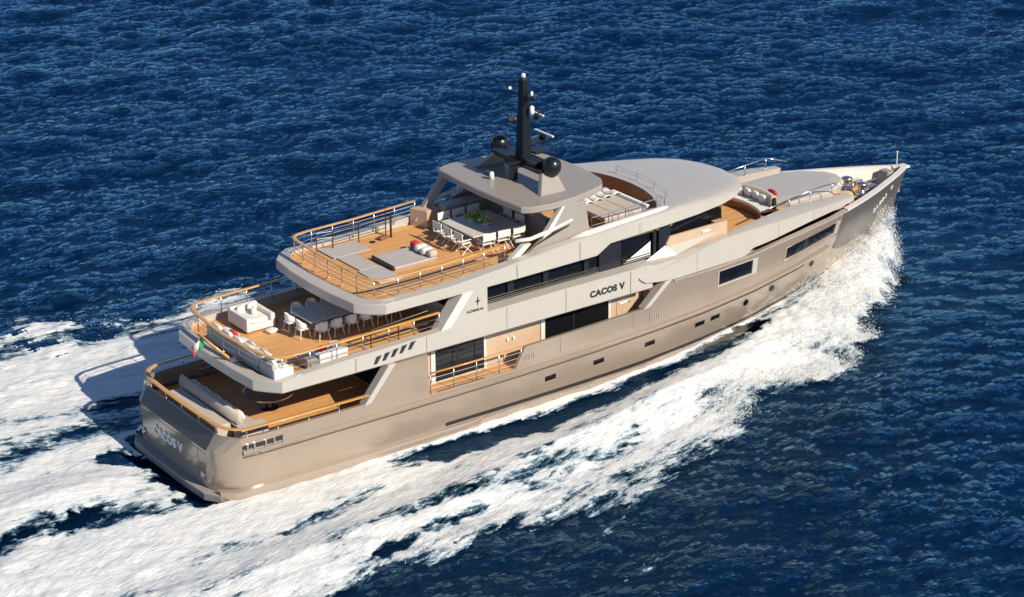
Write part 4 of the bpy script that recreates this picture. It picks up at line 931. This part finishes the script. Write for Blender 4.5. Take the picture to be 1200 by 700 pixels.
hs = n.new('ShaderNodeMath'); hs.operation = 'MULTIPLY'; hs.inputs[1].default_value = .6; l.new(n1.outputs['Fac'], hs.inputs[0]); l.new(hs.outputs[0], hm.inputs[2]); l.new(hm.outputs[0], bp.inputs['Height'])
gu = n.new('ShaderNodeTexNoise'); gu.inputs['Scale'].default_value = .06; gu.inputs['Detail'].default_value = 3; l.new(mp.outputs[0], gu.inputs['Vector'])
gr = n.new('ShaderNodeMapRange'); gr.inputs[1].default_value = .35; gr.inputs[2].default_value = .65; gr.inputs[3].default_value = .5; gr.inputs[4].default_value = 1.0; l.new(gu.outputs['Fac'], gr.inputs[0]); l.new(gr.outputs[0], bp.inputs['Strength'])
fr_n = n.new('ShaderNodeFresnel'); fr_n.inputs['IOR'].default_value = 1.36; l.new(bp.outputs[0], fr_n.inputs['Normal'])
gl = n.new('ShaderNodeBsdfGlossy'); gl.inputs['Color'].default_value = (.42, .72, 1.0, 1); gl.inputs['Roughness'].default_value = .05; l.new(bp.outputs[0], gl.inputs['Normal'])
df = n.new('ShaderNodeBsdfDiffuse'); df.inputs['Color'].default_value = (.0005, .0098, .031, 1)
mxs = n.new('ShaderNodeMixShader'); l.new(fr_n.outputs[0], mxs.inputs[0]); l.new(df.outputs[0], mxs.inputs[1]); l.new(gl.outputs[0], mxs.inputs[2])
l.new(mxs.outputs[0], n['Material Output'].inputs['Surface']); n.remove(b)
me.materials.append(ms); sea = bpy.data.objects.new('sea', me); COL.objects.link(sea); sea['kind'] = 'structure'

# ---------------------------------------------------------------- wake foam and bow wave (one trimmed, lumpy sheet of white water)
def vnoise(x, y, s, seed):
    g = np.random.default_rng(seed); T = g.random((256, 256)); x = x/s; y = y/s
    xi = np.floor(x).astype(int); yi = np.floor(y).astype(int); fx = x-xi; fy = y-yi; fx = fx*fx*(3-2*fx); fy = fy*fy*(3-2*fy)
    A = T[xi % 256, yi % 256]; B = T[(xi+1) % 256, yi % 256]; C_ = T[xi % 256, (yi+1) % 256]; D = T[(xi+1) % 256, (yi+1) % 256]
    return (A*(1-fx)+B*fx)*(1-fy)+(C_*(1-fx)+D*fx)*fy
def fbm(x, y, s, seed, o=5, g=.55):
    t = 0; a = 1; w_ = 0
    for i in range(o): t = t+a*vnoise(x+17*i, y-9*i, s/2**i, seed+i); w_ += a; a *= g
    return t/w_
def seadist(px, py, pts):
    """signed distance to a polygon (positive inside)"""
    d = np.full(px.shape, 1e9); ins = np.zeros(px.shape, bool); n_ = len(pts)
    for i in range(n_):
        a = np.array(pts[i], float); b_ = np.array(pts[(i+1) % n_], float); e = b_-a
        t = np.clip(((px-a[0])*e[0]+(py-a[1])*e[1])/(e@e), 0, 1); d = np.minimum(d, np.hypot(px-a[0]-t*e[0], py-a[1]-t*e[1]))
        c = ((a[1] > py) != (b_[1] > py)) & (px < (b_[0]-a[0])*(py-a[1])/(b_[1]-a[1]+1e-12)+a[0]); ins ^= c
    return np.where(ins, d, -d)
def linedist(px, py, pts):
    d = np.full(px.shape, 1e9)
    for a, b_ in zip(pts[:-1], pts[1:]):
        a = np.array(a, float); e = np.array(b_, float)-a; t = np.clip(((px-a[0])*e[0]+(py-a[1])*e[1])/(e@e), 0, 1)
        d = np.minimum(d, np.hypot(px-a[0]-t*e[0], py-a[1]-t*e[1]))
    return d
FX0, FX1, FY0, FY1, FC = -16.0, 40.2, -18.0, 23.0, .085
fx = np.arange(FX0, FX1, FC); fy = np.arange(FY0, FY1, FC); PX, PY = np.meshgrid(fx, fy, indexing='ij')
HXs = np.linspace(0, 40, 81); HWs = np.array([hullY(x+(40-38.75)*max(0, (x-30)/10), 1.1) if x < 38.75 else 0 for x in HXs])
hy = np.interp(PX, HXs, HWs)
star = [(39.4, .15), (38.6, -1.1), (36.5, -3.1), (34.6, -4.6), (32.5, -5.4), (31.7, -5.7), (31.6, -6.8), (29.8, -6.5), (28.2, -6.4), (28.5, -8.9), (27.3, -8.5), (25.1, -7.8), (23.2, -8.1), (21.6, -8.8), (21.4, -9.4), (20.2, -10.2), (18.8, -10.4), (16.5, -11.7), (13.7, -11.9), (11.6, -11.6), (9.5, -12.4), (7.2, -11.9), (4, -12.3), (1, -12.8), (-4, -13.6), (-16, -15.2), (-16, 4), (-1.2, 3), (.5, 0), (3, 0)]
port = [(x, -y) for x, y in star[:26]]
port = [(39.4, -.15), (38.6, 1.1), (36.5, 3.0), (33, 5), (28, 7), (20, 10), (12, 13), (9.1, 14.7), (7.9, 14.9), (6.8, 14.7), (5, 15.2), (3.9, 14.4), (4.3, 16.8), (3, 17.5), (2, 18.7), (.9, 18.1), (-5, 19.5), (-16, 22), (-16, -2), (0, -2), (3, 0)]
wn1 = fbm(PX, PY, 2.4, 40) ; wn2 = fbm(PX*.55, PY, .9, 60); wn3 = fbm(PX, PY, .5, 80, 4)
sd = np.maximum(seadist(PX, PY, star), seadist(PX, PY, port)) + (wn1-.5)*2.0 + (wn3-.5)*1.2
dens = np.clip(sd/1.8, -1, 1)*.55 + .46
FS = .21*np.clip((np.abs(PY)-2)/4, 0, 1)*np.sign(-PY)
FV = PY-FS*PX; FU = PX
# texture of torn foam, stretched along the track of the boat
t1 = fbm(FU*.3, FV, 1.6, 100, 6, .62); t2 = fbm(FU*.22+3, FV, .7, 130, 5, .65)
torn = (t1-.5)*1.5+(t2-.5)*1.2
dens = dens + torn*(.75+.6*np.clip((-PY-6)/4, 0, 1)*np.clip((16-PX)/6, 0, 1))
S = lambda d, w_: np.clip(1-d/w_, 0, 1)
def streak(pts, w_, amt):
    global dens
    d = linedist(PX, PY, pts) + (wn1-.5)*1.3 + (wn3-.5)*.9
    dens = dens - amt*np.clip(1.25*S(d, w_), 0, 1)
gap = [(8.2, -4.7), (9, -4.7), (10.5, -4.85), (12.6, -4.9), (15.5, -5.0), (18, -4.9), (21, -4.5), (24, -4.15), (27, -3.6)]
streak(gap, 1.1, .95)
streak([(9.4, -5.6), (12, -5.3), (14.5, -5.5)], .8, .6)
streak([(27, -3.6), (30, -3.0), (32.5, -2.5)], .6, .6)
streak([(-9, -1.9), (-6, -1.6), (-3, -2.6), (-.6, -3.0)], 1.0, .75)
streak([(-6, -2.2), (-3.5, -1.0), (-1.4, -1.2)], .5, .5)
streak([(-1.3, 2.3), (-.3, 1.2), (-.2, -1), (.1, -3)], .95, 1.7)
streak([(-7, 3.6), (-5.2, 4.2), (-4.2, 4.8), (-2.4, 5.4), (-.4, 5.7), (1, 5.4)], 1.4, .62)
streak([(-7, 8.6), (-3.5, 8.0), (-1.4, 7.7), (.9, 7.0), (2.3, 6.9)], .7, .65)
streak([(1, -7.3), (4, -6.6), (5.6, -6.2)], .55, .55)
streak([(4, -9), (7, -8.6), (9, -8.3)], .4, .5); streak([(10, -8.2), (13, -7.7)], .35, .6); streak([(3, -10.8), (6, -10.4), (8, -10.0)], .4, .5)
streak([(14, -9.3), (17, -8.2)], .35, .3)
# torn lacy fringe of the port wash
fr_ = np.clip((PY-9.5-.12*PX)/5, 0, 1)*np.clip((12-PX)/6, 0, 1); dens = dens-fr_*.40+.28*np.clip((PY-6.5)/2, 0, 1)*np.clip((16-PY)/3, 0, 1)*np.clip((8-PX)/4, 0, 1)
fr2 = np.clip((-PY-8.5+.0*PX)/4, 0, 1)*np.clip((14-PX)/8, 0, 1); dens = dens-fr2*.3
# thick white: strip along the hull, bow wave, prop wash
strip_ = S(np.abs(np.abs(PY)-hy-.12), .42)*((PX > 1) & (PX < 38)); dens = dens+strip_*.9
aftside = S(np.abs(-PY-4.7), 2.6)*np.clip((9-PX)/2.5, 0, 1)*np.clip((PX+14)/6, 0, 1); dens = dens+aftside*.7
bow = np.clip((PX-21)/6, 0, 1)*np.clip(sd/1.6+.3, 0, 1); dens = dens+bow*.75*np.clip((-PY-hy-.5)/1.2, 0, 1)
wash = S(np.abs(PY-1.2+.05*PX), 3.2)*np.clip((-1.5-PX)/2, 0, 1); dens = dens+wash*.55
dens = np.where(PX > 30, dens-.6*np.clip(.35-sd, 0, 1.2)*(PY < 1), dens)
# heights
ix = np.clip(((PX-X0)/cell).astype(int), 0, NS-1); iy = np.clip(((PY-Y0)/cell).astype(int), 0, NS-1)
hsea = np.maximum(Hs[ix, iy], -.3)
out = np.abs(PY)-hy
yo_ = np.interp(PX, [20, 24, 28, 31.6, 34.6, 36.5, 38.6, 39.5], [10, 8, 7.2, 6.2, 4.6, 3.1, 1.2, .3])
tt = np.clip(out/np.maximum(.3, yo_-hy), 0, 1.3)
Hb = np.interp(PX, [18, 22, 26, 29, 32, 34, 36, 37.7, 38.5, 39.3, 39.6], [0, .1, .35, .6, .85, 1.15, 1.35, 1.7, 1.95, 1.9, .9])
prof = np.clip(1-tt**1.7, 0, 1)*(1+.35*np.sin(np.pi*np.clip(tt, 0, 1)))
rough_ = (fbm(PX, PY, 1.3, 200, 5, .6)-.5); rough2 = fbm(PX, PY, .4, 220, 3)-.5
zf = ZS + np.maximum(hsea, -.05)*.8 + .10 + Hb*prof + rough_*(.12+.34*np.clip(Hb, 0, 1)) + rough2*(.05+.12*np.clip(Hb, 0, 1))
zf += .12*S(np.abs(out-.05), .5)*np.interp(PX, [2, 6, 12, 30, 36], [0, .5, 1, .8, 0])
zf += .45*S(np.abs(-PY-np.interp(PX, [0, 10, 20, 26], [9.5, 8.2, 6.6, 5.4])), 2.0)*np.interp(PX, [-14, 0, 20, 27], [.3, .7, 1, .2])
zf += .5*S(np.abs(PY-.3), 2.4)*np.interp(PX, [-14, -5, -2.2, -1], [.5, .8, .5, 0])
zf -= .12*np.clip(.75-dens, 0, .6)
inside = (out < -.12) & (PX > .1) & (PX < 38.6)
plat = (PX > -.1) & (PX < 1.2) & (np.abs(PY) < 3.6)
keep = (dens > .18) & ~inside & ~plat
kc = keep[:-1, :-1] & keep[1:, :-1] & keep[1:, 1:] & keep[:-1, 1:]
idx = np.full(PX.shape, -1); used = np.zeros(PX.shape, bool)
for a, b_ in ((0, 0), (1, 0), (1, 1), (0, 1)): used[a:PX.shape[0]-1+a, b_:PX.shape[1]-1+b_] |= kc
idx[used] = np.arange(used.sum())
jit = FC*.3; jx = RNG.uniform(-jit, jit, PX.shape); jy = RNG.uniform(-jit, jit, PX.shape)
vv = np.stack([(PX+jx)[used], (PY+jy)[used], zf[used]], -1)
ff = np.stack([idx[:-1, :-1][kc], idx[1:, :-1][kc], idx[1:, 1:][kc], idx[:-1, 1:][kc]], -1)
fm = bpy.data.meshes.new('wake_foam'); np_mesh(fm, vv, ff)
fl_at = fm.attributes.new('flow', 'FLOAT_VECTOR', 'POINT'); fl_at.data.foreach_set('vector', np.stack([FU[used]*.33, FV[used], zf[used]*.6], -1).astype(np.float32).ravel())
at = fm.attributes.new('thickness', 'FLOAT', 'POINT'); at.data.foreach_set('value', np.clip((dens[used]-.18)/1.05, 0, .9).astype(np.float32))
mf = bpy.data.materials.new('sea_foam'); mf.use_nodes = True; n = mf.node_tree.nodes; l = mf.node_tree.links; b = n['Principled BSDF']
b.inputs['Roughness'].default_value = .75; b.inputs['Specular IOR Level'].default_value = .3
an = n.new('ShaderNodeAttribute'); an.attribute_name = 'thickness'
fa = n.new('ShaderNodeAttribute'); fa.attribute_name = 'flow'
n1 = n.new('ShaderNodeTexNoise'); n1.inputs['Scale'].default_value = 5.0; n1.inputs['Detail'].default_value = 9; n1.inputs['Roughness'].default_value = .78; l.new(fa.outputs['Vector'], n1.inputs['Vector'])
def mth(op, a, c=None, clamp=False):
    q_ = n.new('ShaderNodeMath'); q_.operation = op; q_.use_clamp = clamp
    for i, s_ in enumerate((a, c)):
        if s_ is None: continue
        if isinstance(s_, (int, float)): q_.inputs[i].default_value = s_
        else: l.new(s_, q_.inputs[i])
    return q_.outputs[0]
n3 = n.new('ShaderNodeTexNoise'); n3.inputs['Scale'].default_value = 1.7; n3.inputs['Detail'].default_value = 10; n3.inputs['Roughness'].default_value = .74; n3.inputs['Distortion'].default_value = .6; l.new(fa.outputs['Vector'], n3.inputs['Vector'])
nz = mth('ADD', mth('MULTIPLY', mth('SUBTRACT', n1.outputs['Fac'], .5), 1.9), mth('MULTIPLY', mth('SUBTRACT', n3.outputs['Fac'], .5), 2.2))
fac = mth('ADD', an.outputs['Fac'], nz)
cr = n.new('ShaderNodeValToRGB'); cr.color_ramp.elements[0].position = .12; cr.color_ramp.elements[0].color = (.04, .13, .22, 1); cr.color_ramp.elements[1].position = .95; cr.color_ramp.elements[1].color = (.74, .74, .73, 1)
e_ = cr.color_ramp.elements.new(.36); e_.color = (.26, .38, .46, 1); e_ = cr.color_ramp.elements.new(.50); e_.color = (.56, .60, .62, 1)
l.new(fac, cr.inputs[0]); l.new(cr.outputs[0], b.inputs['Base Color'])
n2 = n.new('ShaderNodeTexNoise'); n2.inputs['Scale'].default_value = 8; n2.inputs['Detail'].default_value = 7; n2.inputs['Roughness'].default_value = .6; l.new(fa.outputs['Vector'], n2.inputs['Vector'])
bp = n.new('ShaderNodeBump'); bp.inputs['Strength'].default_value = .6; bp.inputs['Distance'].default_value = .10; l.new(n2.outputs['Fac'], bp.inputs['Height']); l.new(bp.outputs[0], b.inputs['Normal'])
# alpha frays the rim and opens holes down to the water
al = n.new('ShaderNodeMapRange'); al.inputs[1].default_value = .05; al.inputs[2].default_value = .50; l.new(fac, al.inputs[0]); l.new(al.outputs[0], b.inputs['Alpha'])
fm.materials.append(mf); fo_ = bpy.data.objects.new('wake_foam', fm); COL.objects.link(fo_); fo_['kind'] = 'stuff'
fo_['label'] = 'white churned foam of the wake and bow wave along the hull'; fo_['category'] = 'foam'

# ---------------------------------------------------------------- spray: small drops thrown off the bow wave and the wash
g = np.random.default_rng(3); pts = []
def scatter(cnt, cond, hmul, hadd, rlo, rhi):
    c = np.argwhere(cond & (dens > .42)); sel = c[g.integers(0, len(c), cnt)]
    for i_, j_ in sel:
        hh = hadd+hmul*g.exponential(.3)
        pts.append((PX[i_, j_]+g.normal()*.12, PY[i_, j_]+g.normal()*.12, zf[i_, j_]+hh, rlo+(rhi-rlo)*g.random()**3))
edge_ = keep & (sd < .9) & (PX > 20) & (PY < 1); scatter(16000, edge_, .5, .0, .009, .032)
scatter(16000, keep & (PX > 30) & (PY < .5), .8, 0, .009, .032)
scatter(5000, keep & (PX > 37) & (PY < .3), 1.0, .1, .009, .032)
scatter(2500, keep & (PX < 20) & (sd < .9), .25, 0, .009, .032)
scatter(1500, keep & (PX > 10) & (PX < 38) & (out < .7) & (PY < 0), .35, 0, .007, .022)
P_ = np.array(pts); k = len(P_)
oc = np.array([(1, 0, 0), (-1, 0, 0), (0, 1, 0), (0, -1, 0), (0, 0, 1), (0, 0, -1)], float); of = np.array([(0, 2, 4), (2, 1, 4), (1, 3, 4), (3, 0, 4), (2, 0, 5), (1, 2, 5), (3, 1, 5), (0, 3, 5)])
v_ = (P_[:, None, :3]+oc[None]*P_[:, None, 3:4]*g.uniform(.6, 1.3, (k, 6, 1))).reshape(-1, 3); f_ = (of[None]+6*np.arange(k)[:, None, None]).reshape(-1, 3)
sm_ = bpy.data.meshes.new('bow_spray'); np_mesh(sm_, v_, f_); M['spray'] = mat('spray_white', (.74, .74, .73), .6); sm_.materials.append(M['spray'])
sp_ = bpy.data.objects.new('bow_spray', sm_); COL.objects.link(sp_); sp_['kind'] = 'stuff'; sp_['label'] = 'fine white spray flying off the bow wave beside the hull'; sp_['category'] = 'spray'
